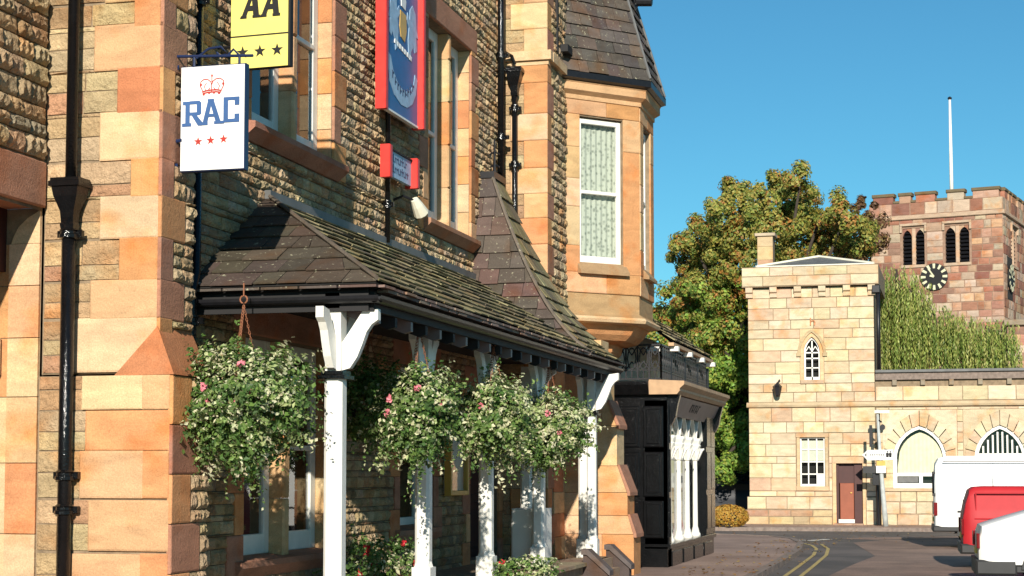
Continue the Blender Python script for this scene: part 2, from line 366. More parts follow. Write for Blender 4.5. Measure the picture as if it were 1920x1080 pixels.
def wall(parent, name, fr, A0, A1, B0, B1, holes, mat, depth=.3, thick=.0):
    """wall sheet with rectangular openings and their reveals"""
    m = MB(); As = sorted({A0, A1} | {x for h in holes for x in h[:2] if A0 < x < A1}); Bs = sorted({B0, B1} | {x for h in holes for x in h[2:4] if B0 < x < B1})
    for a, a2 in zip(As[:-1], As[1:]):
        for b, b2 in zip(Bs[:-1], Bs[1:]):
            if any(h[0] < (a + a2) / 2 < h[1] and h[2] < (b + b2) / 2 < h[3] for h in holes): continue
            m.quad(fr(a, b), fr(a2, b), fr(a2, b2), fr(a, b2))
    for (a, a2, b, b2) in [h[:4] for h in holes]:
        a = max(a, A0); a2 = min(a2, A1); b = max(b, B0); b2 = min(b2, B1)
        for p, q in (((a, b), (a, b2)), ((a2, b2), (a2, b)), ((a, b2), (a2, b2)), ((a2, b), (a, b))):
            m.quad(fr(*p), fr(*q), fr(*q, -depth), fr(*p, -depth))
    return m.build(name, mat, parent)
def slates(parent, Lf, Rf, rows, wd, pal, thick=.018, name='slate', over=1.25):
    for i in range(rows):
        t0, t1 = i / rows, min(1, (i + over) / rows); Lb, Rb, Lt, Rt = Lf(t0), Rf(t0), Lf(t1), Rf(t1)
        W = (Rb - Lb).length
        if W < .03: continue
        e = (Rb - Lb) / W; xa = (Lt - Lb).dot(e); xb = (Rt - Lb).dot(e); n = max(1, round(W / wd))
        nr = e.cross((Lt + Rt) / 2 - (Lb + Rb) / 2).normalized()
        xs = [0] + [W * (k + (.5 if i % 2 else 0) + random.uniform(-.22, .22)) / n for k in range(1, n + (0 if not i % 2 else 0))] + [W]
        if i % 2 and n > 1: xs.insert(1, W * .5 / n)
        xs = sorted(xs)
        def top(x):
            x = min(max(x, min(xa, xb)), max(xa, xb)); return Lt + (Rt - Lt) * ((x - xa) / (xb - xa) if abs(xb - xa) > 1e-4 else 0)
        for x0, x1 in zip(xs[:-1], xs[1:]):
            if x1 - x0 < .02: continue
            g = .004; lift = thick * random.uniform(1.2, 2.1); dz = random.uniform(-.012, .012); tk = thick * random.uniform(.7, 1.25)
            d = ((Lb - Lt).normalized()) * dz
            b0 = Lb + e * (x0 + g) + nr * lift + d; b1 = Lb + e * (x1 - g) + nr * lift + d; t_0 = top(x0 + g) + nr * thick * .2; t_1 = top(x1 - g) + nr * thick * .2
            m = MB(); m.hexa([b0, b1, t_1, t_0], [b0 + nr * tk, b1 + nr * tk, t_1 + nr * tk * .5, t_0 + nr * tk * .5])
            o = m.build(name, 'slate', parent); o.color = (*pick(pal), 1)

# leaves: bent rhombi scattered through a volume, each with its own colour
def leaf(m, p, nrm, size, col, rnd=random):
    nrm = nrm.normalized(); a = V((rnd.gauss(0, 1), rnd.gauss(0, 1), rnd.gauss(0, 1))); x = nrm.cross(a)
    if x.length < 1e-3: return
    x.normalize(); y = nrm.cross(x); l = size * rnd.uniform(.7, 1.3); w_ = l * rnd.uniform(.5, .8)
    m.add([p - x * l * .5, p - y * w_ * .5 + nrm * l * .12, p + x * l * .5, p + y * w_ * .5 + nrm * l * .12], [(0, 1, 2), (0, 2, 3)], col)
def rdir():
    while True:
        d = V((random.uniform(-1, 1), random.uniform(-1, 1), random.uniform(-1, 1)))
        if .05 < d.length < 1: return d.normalized()

# ================================================================== GROUND
m = MB(); m.quad((-300, -60, 0), (300, -60, 0), (300, 700, 0), (-300, 700, 0)); tag(m.build('road', 'road'), kind='structure')
def sheet(name, pts, z, mat, z0=None):
    m = MB(); n = len(pts); m.add([(x, y, z) for x, y in pts], [tuple(range(n))])
    if z0 is not None:
        k = len(m.v); m.add([(x, y, z) for x, y in pts] + [(x, y, z0) for x, y in pts], [(i, n + i, n + (i + 1) % n, (i + 1) % n) for i in range(n)])
    return tag(m.build(name, mat), kind='structure')
kerbline = [(-2.9, -8), (-3.0, 10), (-3.2, 26), (-3.24, 32), (-3.34, 37), (-3.58, 40.5), (-4.0, 42.9), (-4.7, 44.6), (-6.2, 45.6), (-16, 46.6)]
pav = sheet('pavement', kerbline + [(-16, -8)], .10, 'pave', -.05)
pav_far = sheet('far_pavement', [(-30, 50.2), (-9, 50.6), (-5, 51.2), (-2, 51.6), (30, 52.5), (30, 75), (-30, 75)], .10, 'pave', -.05)
def kerbs(line, parent, off):
    for (x0, y0), (x1, y1) in zip(line[:-1], line[1:]):
        a = V((x0, y0, 0)); b = V((x1, y1, 0)); L = (b - a).length; n = max(1, round(L / .9)); d = (b - a) / L; nr = V((d.y, -d.x, 0)) * off
        for k in range(n):
            if proj(a + d * (L * k / n))[1] > 1300: continue
            fr = Fr(a + d * (L * (k + .5) / n), d, nr); mm = MB(); h = L / n / 2 - .006
            mm.fbox(fr, -h, h, -.03, .115, -.14, .012, .01); o = mm.build('kerb_stone', 'kerb', parent)
kerbs(kerbline[2:], pav, 1)
kerbs([(-9, 50.6), (-5, 51.2), (-2, 51.6), (6, 51.8)], pav_far, 1)
sheet('road_patch', [(-2.3, 27), (-2.0, 33), (-1.75, 36.5), (-2.6, 43.2), (-1.9, 45.2), (2, 47), (14, 47), (14, 27)], .004, 'patch')
sheet('road_patch_worn', [(-3.05, 45.6), (-2.6, 46.6), (3, 50), (3, 49), (-2.2, 45.2)], .005, 'patch')
def strip(name, pts, wd, mat, z=.009):
    m = MB(); P = [V((x, y, z)) for x, y in pts]; L = []; R = []
    for i, p in enumerate(P):
        d = (P[min(i + 1, len(P) - 1)] - P[max(i - 1, 0)]).normalized(); n = V((d.y, -d.x, 0)) * wd / 2; L.append(p - n); R.append(p + n)
    for i in range(len(P) - 1): m.quad(L[i], R[i], R[i + 1], L[i + 1])
    return tag(m.build(name, mat), kind='structure')
yl = [(-2.85, 27), (-2.93, 32), (-3.02, 36.5), (-3.2, 39.5), (-3.45, 41.3), (-3.75, 42.4)]
strip('yellow_line', yl, .075, 'yline'); strip('yellow_line', [(x + .26, y + .02) for x, y in yl[:-1]] + [(-3.3, 42.1)], .075, 'yline')
strip('white_dash', [(-4.35, 43.7), (-3.95, 44.5)], .28, 'wline'); strip('white_dash', [(-3.75, 44.0), (-3.35, 45.2)], .28, 'wline'); strip('white_dash', [(-4.2, 42.9), (-3.95, 43.4)], .18, 'wline')

# ================================================================== HOTEL
CREAM = (.63, .39, .205); PALE = (.68, .475, .275); ORANGE = (.61, .30, .13); REDST = (.52, .215, .10); PINK = (.44, .22, .14)
QPAL = [CREAM, CREAM, PALE, ORANGE, ORANGE, REDST]
RPAL = [(.58, .43, .25), (.50, .37, .21), (.64, .49, .30), (.44, .31, .18), (.54, .35, .19), (.42, .32, .21)]
hotel = thing('hotel', (-7.5, 20, 0), 'stone hotel with red and cream quoins, tall sash windows and a corner bay', 'building')
FP = Fr((0, 13.7, 0), (1, 0, 0), (0, -1, 0))          # near pier, face to the camera
FW_ = Fr((-7, 0, 0), (0, 1, 0), (1, 0, 0))            # main street wall
def rectpx(fr, px0, py0, px1, py1):
    """pixel rectangle on a wall frame"""
    k = dict(X=fr.o.x) if abs(fr.n.x) > .9 else dict(Y=fr.o.y)
    a0, b1 = fr.ab(at(px0, py0, **k)); a1, b0 = fr.ab(at(px1, py1, **k)); return a0, a1, b0, b1
# --- near pier with quoins
XB, YB = -6.815, 13.7
pier = MB()
pier.box(-7.95, XB, YB, 14.35, 2.62, 10.5); pier.box(-7.95, XB + .16, YB - .05, 14.35, -.2, 2.6)
pier.build('pier_core', 'mortar', hotel)
up = [(-60, 0, 200, CREAM), (0, 50, 255, ORANGE), (50, 128, 180, CREAM), (128, 212, 223, REDST), (212, 298, 190, PALE), (298, 369, 248, ORANGE), (369, 446, 190, PALE), (446, 526, 226, ORANGE), (526, 597, 172, CREAM), (597, 697, 140, PALE)]
items = []; qh = []
for y0, y1, pl, c in up:
    a0, a1, b0, b1 = rectpx(FP, pl, y0, 302, y1); a1 = XB; items.append((a0, a1, b0, b1, .035, jit(c, .06), 'ash')); qh.append((a0, a1, b0, b1))
top_b = max(q[3] for q in qh)
items.append((-7.3, XB, top_b, top_b + .45, .035, CREAM, 'ash'))
lay(hotel, FP, items, 'quoin', mat='stone', mat_a='stone_a')
lo = [(700, 768, [(156, 270, PALE), (270, 331, CREAM)]), (770, 845, [(163, 331, ORANGE)]), (845, 935, [(152, 270, CREAM), (270, 328, ORANGE)]), (937, 1035, [(168, 326, CREAM)]), (1037, 1115, [(135, 265, CREAM), (265, 326, ORANGE)]), (1115, 1200, [(160, 326, CREAM)]), (1200, 1290, [(150, 326, ORANGE)])]
FPL = Fr((0, YB - .05, 0), (1, 0, 0), (0, -1, 0)); items = []; lh = []; ZS = 2.6
for y0, y1, bl in lo:
    for x0, x1, c in bl:
        a0, a1, b0, b1 = rectpx(FPL, x0, y0, x1, y1)
        if x1 > 320: a1 = XB + .16
        b1 = min(b1, 2.6); items.append((a0, a1, max(b0, -.1), b1, .035, jit(c, .06), 'ash')); lh.append((a0, a1, b0, b1))
lay(hotel, FPL, items, 'quoin', mat='stone', mat_a='stone_a')
FPAL = [(.58, .40, .22), (.62, .45, .26), (.54, .36, .20), (.65, .48, .28), (.58, .34, .19)]
lay(hotel, FP, courses(-7.94, XB, 2.62, top_b, qh, (.12, .24), (.22, .5), FPAL, .03, 'flat'), 'rubble_stone', 120)
lay(hotel, FPL, courses(-7.94, XB + .16, -.1, 2.6, lh, (.14, .26), (.22, .45), FPAL, .03, 'flat'), 'rubble_stone', 100)
# broach stop where the lower stage widens
m = MB(); ap = V((XB + .01, YB - .036, 3.03)); bl = V((XB - .40, YB - .04, 2.6)); br = V((XB + .2, YB - .09, 2.6)); bk = V((XB + .2, 14.35, 2.6)); ak = V((XB + .01, 14.35, 3.03))
m.add([bl, br, ap, bk, ak], [(0, 1, 2), (1, 3, 4, 2)]); o = m.build('corner_stop', 'stone', hotel); o.color = (*REDST, 1)
# pier return towards the street
FR_ = Fr((XB, 0, 0), (0, 1, 0), (1, 0, 0)); FRL = Fr((XB + .16, 0, 0), (0, 1, 0), (1, 0, 0))
items = []; rh = []
for i, (a0, a1, b0, b1) in enumerate(qh):
    l = .22 if i % 2 else .46; items.append((YB - .03, YB + l, b0, b1, .03, jit(PINK if i % 3 else ORANGE, .1), 'ash')); rh.append((YB - .03, YB + l, b0, b1))
lay(hotel, FR_, items, 'quoin', mat='stone', mat_a='stone_a')
lay(hotel, FR_, courses(YB, 14.35, 3.03, top_b, rh, (.1, .18), (.15, .3), RPAL, .05, 'rock'), 'rubble_stone', 60)
items = []
b = 0.0
for i in range(6): items.append((YB - .08, YB + (.3 if i % 2 else .5), b, b + .43, .03, jit(ORANGE if i % 2 else PINK), 'ash')); b += .433
lay(hotel, FRL, items, 'quoin', mat='stone', mat_a='stone_a')
lay(hotel, FRL, courses(YB, 14.35, 0, 2.6, [i[:4] for i in items], (.1, .18), (.15, .3), RPAL, .05, 'rock'), 'rubble_stone', 40)
# --- near doorway wall at the left edge
FN = Fr((-7.95, 0, 0), (0, 1, 0), (1, 0, 0)); YJ = 13.662
wall(hotel, 'near_wall', FN, 8, 13.7, -.1, 10.5, [(10.2, YJ, -.2, 4.09)], 'mortar_dark', .0)
lay(hotel, FN, courses(8, 13.66, 4.55, 9.5, [], (.12, .2), (.2, .45), RPAL, .065, 'rock'), 'rubble_stone', 120)
m = MB(); m.fbox(FN, 10.0, 13.66, 4.12, 4.53, -.5, .04, .015); o = m.build('door_lintel', 'stone', hotel); o.color = (*PINK, 1)
FJ = Fr((0, YJ, 0), (1, 0, 0), (0, -1, 0))
hs = [-.1, .55, 1.2, 1.83, 2.42, 2.95, 3.42, 3.80]
m = MB(); m.box(-8.9, -7.95, YJ, YJ + .5, -.1, 4.12); m.build('jamb_core', 'mortar', hotel)
for z0, z1 in zip(hs[:-1], hs[1:]):
    m = MB(); m.prism(FJ, [(-8.26, z0 + .004), (-7.955, z0 + .004), (-7.955, z1 - .004), (-8.26, z1 - .004)], 0, .03); o = m.build('jamb_stone', 'stone', hotel); o.color = (*jit(random.choice([PALE, CREAM, ORANGE]), .05), 1)
    m = MB(); m.box(-8.62, -8.262, YJ - .012, YJ + .1, z0 + .004, z1 - .004); o = m.build('jamb_stone', 'stone', hotel); o.color = (*jit(PALE if z0 < 2.2 else ORANGE, .05), 1)
m = MB(); m.prism(FJ, [(-7.955, 3.80), (-7.955, 4.11), (-8.26, 4.11), (-8.26, 3.80), (-8.24, 3.80), (-8.22, 3.9), (-8.16, 4.0), (-8.05, 4.05)][:5], .0, .03)
m = MB(); m.prism(FJ, [(-8.24, 3.80), (-7.955, 3.80), (-7.955, 4.11), (-7.985, 4.08), (-8.08, 4.03), (-8.17, 3.95), (-8.22, 3.86)], 0, .03); o = m.build('shouldered_corbel', 'stone', hotel); o.color = (*PALE, 1)
m = MB(); m.box(-8.62, -8.3, 12.2, YJ - .012, 3.55, 4.12); m.box(-8.9, -8.62, 9.5, YJ, -.1, 4.12); m.build('door_surround', 'doordark', hotel)
m = MB(); m.box(-8.61, -8.32, 13.3, YJ - .04, 2.62, 2.95, .02); o = m.build('impost_block', 'stone', hotel); o.color = (*PALE, 1)

# --- main street wall
W1 = (16.05, 18.43, 5.30, 8.4); W2 = (22.05, 24.17, 5.18, 8.03); G1 = (15.95, 18.45, .85, 3.15); G2 = (20.9, 22.35, 1.0, 3.15); GD = (24.15, 25.75, .45, 2.95)
holes = [W1, W2, G1, G2, GD]
wall(hotel, 'street_wall', FW_, 14.35, 26.0, -.1, 10.5, holes, 'mortar_dark', .32)
quo = []
def jamb_quoins(a, side, b0, b1, h=.42):
    z = b0; i = 0
    while z < b1 - .05:
        l = .22 if i % 2 else .40; z1 = min(z + h, b1); a0, a1 = (a, a + l) if side > 0 else (a - l, a)
        quo.append((a0, a1, z, z1, .035, jit(random.choice([PINK, PINK, ORANGE, REDST, CREAM]), .1), 'ash')); z = z1; i += 1
for hh in (W1, W2, G1, G2, GD): jamb_quoins(hh[1], 1, hh[2] - .15, hh[3] + (.0 if hh is not W2 else .02)); jamb_quoins(hh[0], -1, hh[2] - .15, hh[3])
for hh in (W1, W2, G1, G2, GD): quo.append((hh[0] - .3, hh[1] + .32, hh[3], hh[3] + .36, .04, PINK, 'ash'))
lay(hotel, FW_, quo, 'quoin', mat='stone', mat_a='stone_a')
lay(hotel, FW_, courses(14.36, 25.99, .3, 9.3, holes + [q[:4] for q in quo] + [(W1[0] - .2, W1[1] + .16, 5.12, 5.3), (W2[0] - .15, W2[1] + .2, 5.0, 5.18)], (.07, .14), (.10, .30), RPAL, .042, 'rock'), 'rubble_stone', 300)
def reveal_blocks(a, b0, b1, c0=-.22, c1=-.004):
    """dressed stones on a reveal that faces the camera (towards -Y)"""
    z = b0; fr = Fr((-7, a, 0), (1, 0, 0), (0, -1, 0)); i = 0
    while z < b1 - .05:
        z1 = min(z + .42, b1); mm = MB(); mm.fbox(fr, c0, c1, z + .004, z1 - .004, -.02, .012, .004); o = mm.build('reveal_stone', 'stone', hotel); o.color = (*jit([CREAM, PALE, ORANGE, CREAM, REDST][i % 5], .08), 1); z = z1; i += 1
reveal_blocks(W1[1], W1[2], W1[3]); reveal_blocks(W2[1], W2[2], W2[3]); reveal_blocks(G1[1], G1[2], G1[3]); reveal_blocks(G2[1], G2[2], G2[3])
def sash(fr, a0, a1, b0, b1, c, parent, mid=None, wd=.075, curtain=None, vb=0):
    """white sash window: frame with meeting rail, panes behind it"""
    mm = MB(); mid = mid if mid is not None else (b0 + b1) / 2
    mm.fbox(fr, a0, a0 + wd, b0, b1, c - .05, c, .008); mm.fbox(fr, a1 - wd, a1, b0, b1, c - .05, c, .008)
    mm.fbox(fr, a0 + wd, a1 - wd, b0, b0 + wd * 1.4, c - .05, c - .002, .008); mm.fbox(fr, a0 + wd, a1 - wd, b1 - wd, b1, c - .05, c - .002, .008)
    mm.fbox(fr, a0 + wd, a1 - wd, mid - .03, mid + .03, c - .045, c + .012, .008)
    for k in range(1, vb + 1): x = lerp(a0 + wd, a1 - wd, k / (vb + 1)); mm.fbox(fr, x - .012, x + .012, b0 + wd, b1 - wd, c - .04, c - .012)
    fo = mm.build('window_frame', 'white', parent)
    for q0, q1, cc in ((b0 + wd, mid, c - .03), (mid, b1 - wd, c - .022)):
        g = MB(); g.quad(fr(a0 + wd, q0, cc), fr(a1 - wd, q0, cc), fr(a1 - wd, q1, cc), fr(a0 + wd, q1, cc)); g.build('pane', 'glass', fo)
    if curtain:
        g = MB(); n = 16
        for k in range(n):
            x0 = lerp(a0 + .02, a1 - .02, k / n); x1 = lerp(a0 + .02, a1 - .02, (k + 1) / n); c0 = c - .12 - (.02 if k % 2 else 0); c1 = c - .12 - (0 if k % 2 else .02)
            g.quad(fr(x0, b0, c0), fr(x1, b0, c1), fr(x1, b1, c1), fr(x0, b1, c0))
        g.build('curtain', curtain, fo)
    return fo
def mullion(a0, a1, b0, b1, c0=-.26, c1=.0):
    z = b0; i = 0
    while z < b1 - .02:
        z1 = min(z + .62, b1); mm = MB(); mm.fbox(FW_, a0, a1, z + .003, z1 - .003, c0, c1, .02); o = mm.build('mullion_stone', 'stone', hotel); o.color = (*jit([PALE, CREAM, ORANGE][i % 3], .06), 1); z = z1; i += 1
for (hh, ma, mb) in ((W1, 17.24, 17.37), (W2, 23.12, 23.24), (G1, 17.08, 17.24)):
    mullion(ma, mb, hh[2], hh[3])
    sash(FW_, hh[0] + .02, ma, hh[2] + .04, hh[3], -.17, hotel, hh[2] + 1.35 if hh is not G1 else None, .15); sash(FW_, mb, hh[1] - .02, hh[2] + .04, hh[3], -.17, hotel, hh[2] + 1.35 if hh is not G1 else None, .15)
sash(FW_, G2[0] + .02, G2[1] - .02, G2[2] + .04, G2[3], -.2, hotel)
for hh, ex in ((W1, .16), (W2, .14), (G1, .1), (G2, .1)):
    mm = MB(); mm.prism(Fr((-7, hh[0] - .2, 0), (1, 0, 0), (0, -1, 0)), [(-.3, hh[2] - .17), (.03, hh[2] - .17), (ex, hh[2] - .06), (ex, hh[2] + .0), (-.25, hh[2] + .05)], -(hh[1] - hh[0] + .36), 0); o = mm.build('window_sill', 'stone', hotel); o.color = (*jit(PINK), 1)
# front door in the porch
mm = MB(); mm.fbox(FW_, GD[0], GD[0] + .1, GD[2], GD[3], -.3, -.2); mm.fbox(FW_, GD[1] - .1, GD[1], GD[2], GD[3], -.3, -.2); mm.fbox(FW_, GD[0] + .1, GD[1] - .1, GD[3] - .4, GD[3] - .3, -.3, -.2); dfr = mm.build('door_frame', 'white', hotel)
mm = MB(); mm.fbox(FW_, GD[0] + .1, GD[1] - .1, GD[2], GD[3] - .4, -.3, -.24, .01)
for k in range(2):
    for z0, z1 in ((.6, 1.3), (1.4, 2.3)): mm.fbox(FW_, GD[0] + .2 + k * .62, GD[0] + .72 + k * .62, z0, z1, -.25, -.225, .015)
mm.build('door', 'doordark', hotel)
mm = MB(); mm.box(-7.62, -7.58, 14.4, 26, 0, 10.4); mm.box(-12, -7.0, 14.35, 26, 10.3, 10.5); mm.box(-12, -7.62, 8, 30.5, 10.3, 10.49); mm.build('interior', 'room', hotel)  # window backing, with unseen flat lids added to stop light leaking in

# --- cross wing beyond the porch: corner pier, return wall, buttress
FC = Fr((0, 26, 0), (1, 0, 0), (0, -1, 0)); XC = -6.26; FCR = Fr((XC, 0, 0), (0, 1, 0), (1, 0, 0))
mm = MB(); mm.box(-9, XC, 26, 31.5, -.1, 10.4); mm.build('cross_wing_core', 'mortar', hotel)
cq = []; z = .2; i = 0
cc = [CREAM, PALE, CREAM, PALE, ORANGE, PALE, CREAM, ORANGE, PALE, PALE, CREAM]
while z < 10:
    h = random.uniform(.36, .5); l = .36 if i % 2 else .58; cq.append((XC - l, XC + .03, z, z + h, .04, jit(ORANGE if (i % 5 == 2) else cc[i % len(cc)], .05), 'ash')); z += h; i += 1
lay(hotel, FC, cq, 'quoin', mat='stone', mat_a='stone_a')
lay(hotel, FC, courses(-7, XC, .2, 10, [q[:4] for q in cq], (.14, .24), (.2, .4), FPAL, .035, 'flat'), 'rubble_stone', 80)
rq = [(25.97, 26 + (.24 if i % 2 == 0 else .4), q[2], q[3], .03, jit(PINK if i % 2 else ORANGE), 'ash') for i, q in enumerate(cq)]
lay(hotel, FCR, rq, 'quoin', mat='stone', mat_a='stone_a')
lay(hotel, FCR, courses(26, 27.3, 3.4, 10, [q[:4] for q in rq], (.1, .18), (.16, .36), RPAL, .05, 'rock'), 'rubble_stone', 120)
lay(hotel, FCR, courses(26.4, 31.4, 0, 3.4, [], (.3, .42), (.4, .8), QPAL, .03, 'ash'), 'wall_block', 60, mat='stone', mat_a='stone_a')
mm = MB()
mm.prism(Fr((0, 26, 0), (1, 0, 0), (0, -1, 0)), [(-7.0, 8.27), (XC + .1, 8.27), (XC + .1, 8.42), (-7.0, 8.42)], -.05, .1)
mm.prism(Fr((XC, 25.9, 0), (1, 0, 0), (0, -1, 0)), [(-.05, 8.272), (.1, 8.272), (.098, 8.418), (-.05, 8.418)], -1.5, -.2); mm.prism(FC, [(-7.0, 8.2), (XC + .05, 8.2), (XC + .05, 8.268), (-7.0, 8.268)], -.05, .05)
o = mm.build('string_course', 'stone', hotel); o.color = (*PALE, 1)
# stepped buttress under the bay
FBt = Fr((0, 27.15, 0), (1, 0, 0), (0, -1, 0))
stages = [(-.1, .75, -5.10, -5.10), (.75, 1.05, -5.10, -5.19), (1.05, 1.42, -5.20, -5.20), (1.42, 1.85, -5.20, -5.36), (1.85, 2.5, -5.37, -5.37), (2.5, 2.9, -5.37, -5.52), (2.9, 3.5, -5.53, -5.53), (3.5, 3.9, -5.53, -5.9)]
for z0, z1, xo, xt in stages:
    xm = -5.62 if (round(z0 * 10) % 2) else -5.75
    for (p0, p1, q0, q1) in ((-6.3, xm - .003, -6.3, xm - .003), (xm + .003, xo, xm + .003, xt)):
        if q1 <= q0: continue
        mm = MB(); mm.prism(FBt, [(p0, z0 + .004), (p1, z0 + .004), (q1, z1 - .004), (q0, z1 - .004)], -.6, 0); o = mm.build('buttress_stone', 'stone', hotel); o.color = (*jit(random.choice([CREAM, PALE, ORANGE, CREAM]), .06), 1)
    if xo != xt:
        mm = MB(); mm.prism(FBt, [(xo + .05, z0 - .05), (xo + .05, z0 + .01), (xt + .035, z1 + .02), (xt, z1 + .02), (xo, z0 + .0), (xo, z0 - .05)], -.63, .03); o = mm.build('weathering', 'stone', hotel); o.color = (*PINK, 1)

# --- canted oriel bay
A = V((-6.26, 27.3, 0)); B = V((-5.21, 28.35, 0)); Cc = V((-5.21, 29.65, 0)); D = V((-6.26, 30.7, 0))
def facef(p, q):
    u = (q - p).normalized(); return Fr(p, u, u.cross(V((0, 0, 1)))), (q - p).length
z_lo, z_hi = 4.72, 7.95
WZ0, WZ1 = 5.2, 7.68
for idx, (p, q) in enumerate(((A, B), (B, Cc), (Cc, D))):
    fr, L = facef(p, q); ha0, ha1 = (.28, L - .33) if idx == 0 else (.3, L - .3)
    wall(hotel, 'bay_wall', fr, 0, L, z_lo, z_hi, [(ha0, ha1, WZ0, WZ1)], 'mortar', .2)
    it = []; hol = [(ha0, ha1, WZ0 - .14, WZ1 + .02)]
    zs = [4.72, 5.06, 5.5, 6.15, 6.62, 7.15, 7.70, 7.95]
    for k, (z0, z1) in enumerate(zip(zs[:-1], zs[1:])):
        if z1 <= WZ0 + .01 or z0 >= WZ1: it.append((0, L * .55, z0, z1, .03, jit([CREAM, ORANGE][k % 2]), 'ash')); it.append((L * .55, L, z0, z1, .03, jit(ORANGE), 'ash'))
        else:
            it.append((0.0, ha0, z0, z1, .03, jit([CREAM, ORANGE, PALE, PALE, CREAM][k % 5], .06), 'ash'))
    lay(hotel, fr, it, 'bay_block', mat='stone', mat_a='stone_a')
    lay(hotel, fr, [(ha1, L, 5.06, 7.15, .03, ORANGE, 'ash'), (ha1, L, 7.15, 7.7, .03, CREAM, 'ash')], 'bay_jamb', mat='stone', mat_a='stone_a')
    sash(fr, ha0, ha1, WZ0 + .03, WZ1 - .02, -.06, hotel, 6.42, .085, 'lace')
    mm = MB(); mm.prism(Fr(fr(ha0 - .05, 0), fr.n, -fr.u), [(-.1, WZ0 - .15), (.13, WZ0 - .17), (.13, WZ0 - .12), (.0, WZ0 + .03), (-.1, WZ0 + .03)], -(ha1 - ha0 + .1), 0); o = mm.build('bay_sill', 'stone', hotel); o.color = (.40, .26, .14, 1)
cen = V((-6.26, 29.0, 0))
def ring(off, z):
    k = off * tan(pi / 8); base = [A + V((0, -off * 1.414, 0)) if off else A, B + V((off, -k, 0)), Cc + V((off, k, 0)), D + V((0, off * 1.414, 0)) if off else D]
    return [V((min(max(p.x, XC - .0), 9), p.y, z)) for p in base]
def bay_band(name, prof, mat, col=None):
    mm = MB(); rs = [ring(o_, z) for o_, z in prof]
    for r0, r1 in zip(rs[:-1], rs[1:]):
        for k in range(3): mm.quad(r0[k], r0[k + 1], r1[k + 1], r1[k])
    o = mm.build(name, mat, hotel)
    if col: o.color = (*col, 1)
    return o
bay_band('bay_cornice', [(0, 7.93), (.05, 7.95), (.05, 8.02), (.14, 8.08), (.14, 8.2), (.16, 8.22), (0, 8.23)], 'stone', CREAM)
bay_band('bay_gutter', [(.0, 8.22), (.17, 8.235), (.24, 8.26), (.24, 8.36), (0.1, 8.37)], 'iron')
bay_band('bay_base_band', [(0, 4.71), (.0, 4.40), (.10, 4.32)][::-1] + [(.0, 4.72)], 'stone', (.46, .30, .15))
bay_band('bay_drip', [(-.05, 4.22), (.11, 4.24), (.13, 4.29), (.10, 4.33)], 'stone', PALE)
bay_band('bay_corbel', [(-.62, 3.93), (-.40, 3.93), (-.26, 3.97), (-.16, 4.06), (-.08, 4.20), (-.05, 4.24)], 'stone', ORANGE)
bay_band('bay_corbel_foot', [(-.95, 3.66), (-.72, 3.66), (-.6, 3.7), (-.52, 3.8), (-.50, 3.95)], 'stone', ORANGE)
mm = MB(); mm.add(ring(-.02, 5.0) , [(0, 1, 2, 3)]); mm.add(ring(-.02, 8.0), [(0, 1, 2, 3)]); mm.build('bay_floor', 'room', hotel)
# bay roof
SPAL = [(.10, .083, .074), (.12, .097, .084), (.085, .074, .068), (.13, .10, .082), (.10, .085, .07)]
top = [V((XC, 27.75, 10.9)), V((-5.75, 28.6, 10.9)), V((-5.75, 29.4, 10.9)), V((XC, 30.2, 10.9))]; ev = ring(.2, 8.36)
mm = MB()
for k in range(3): mm.quad(ev[k], ev[k + 1], top[k + 1], top[k])
roof = mm.build('bay_roof', 'deck', hotel)
for k in range(3): slates(roof, lambda t, k=k: lerp(ev[k], top[k], t), lambda t, k=k: lerp(ev[k + 1], top[k + 1], t), 12, .30, SPAL, .016)
mm = MB()
for k in (1, 2): mm.tube([ev[k] + V((.02, 0, .05)), top[k] + V((.02, 0, .05))], .028, 6)
mm.build('hip_roll', 'lead', roof)
# eaves gutter and scrolled iron bracket high up at the far corner of the wing
G0 = at(1165, 10, Y=29.2); gx, gz = G0.x, G0.z
mm = MB()
def gp(px, py): return at(px, py, Y=29.2)
mm.tube([gp(1166, -4), gp(1172, 4), gp(1176, 14), gp(1174, 24), gp(1180, 28), gp(1188, 26), gp(1190, 16), gp(1188, 8), gp(1194, 0), gp(1200, -6)], .022, 6); mm.tube([gp(1160, 20), gp(1170, 26), gp(1180, 29)], .02, 6); mm.tube([gp(1192, 18), gp(1197, 8), gp(1204, 6)], .016, 6)
mm.build('gutter_bracket', 'iron', hotel)
mm = MB(); g0 = gp(1194, 4); g1 = gp(1223, 4); mm.tube([g0, lerp(g0, g1, .96), g1], [.075, .075, .05], 10); g0 = gp(1150, -6); mm.tube([g0, gp(1224, -6)], .07, 8); mm.build('eaves_gutter', 'iron', hotel)
mm = MB(); mm.box(-6.27, -6.2, 26.55, 26.62, 8.55, 10.3); mm.box(-6.27, -6.1, 26.85, 27.2, 8.62, 8.74); mm.build('upper_frame', 'blackmatt', hotel)

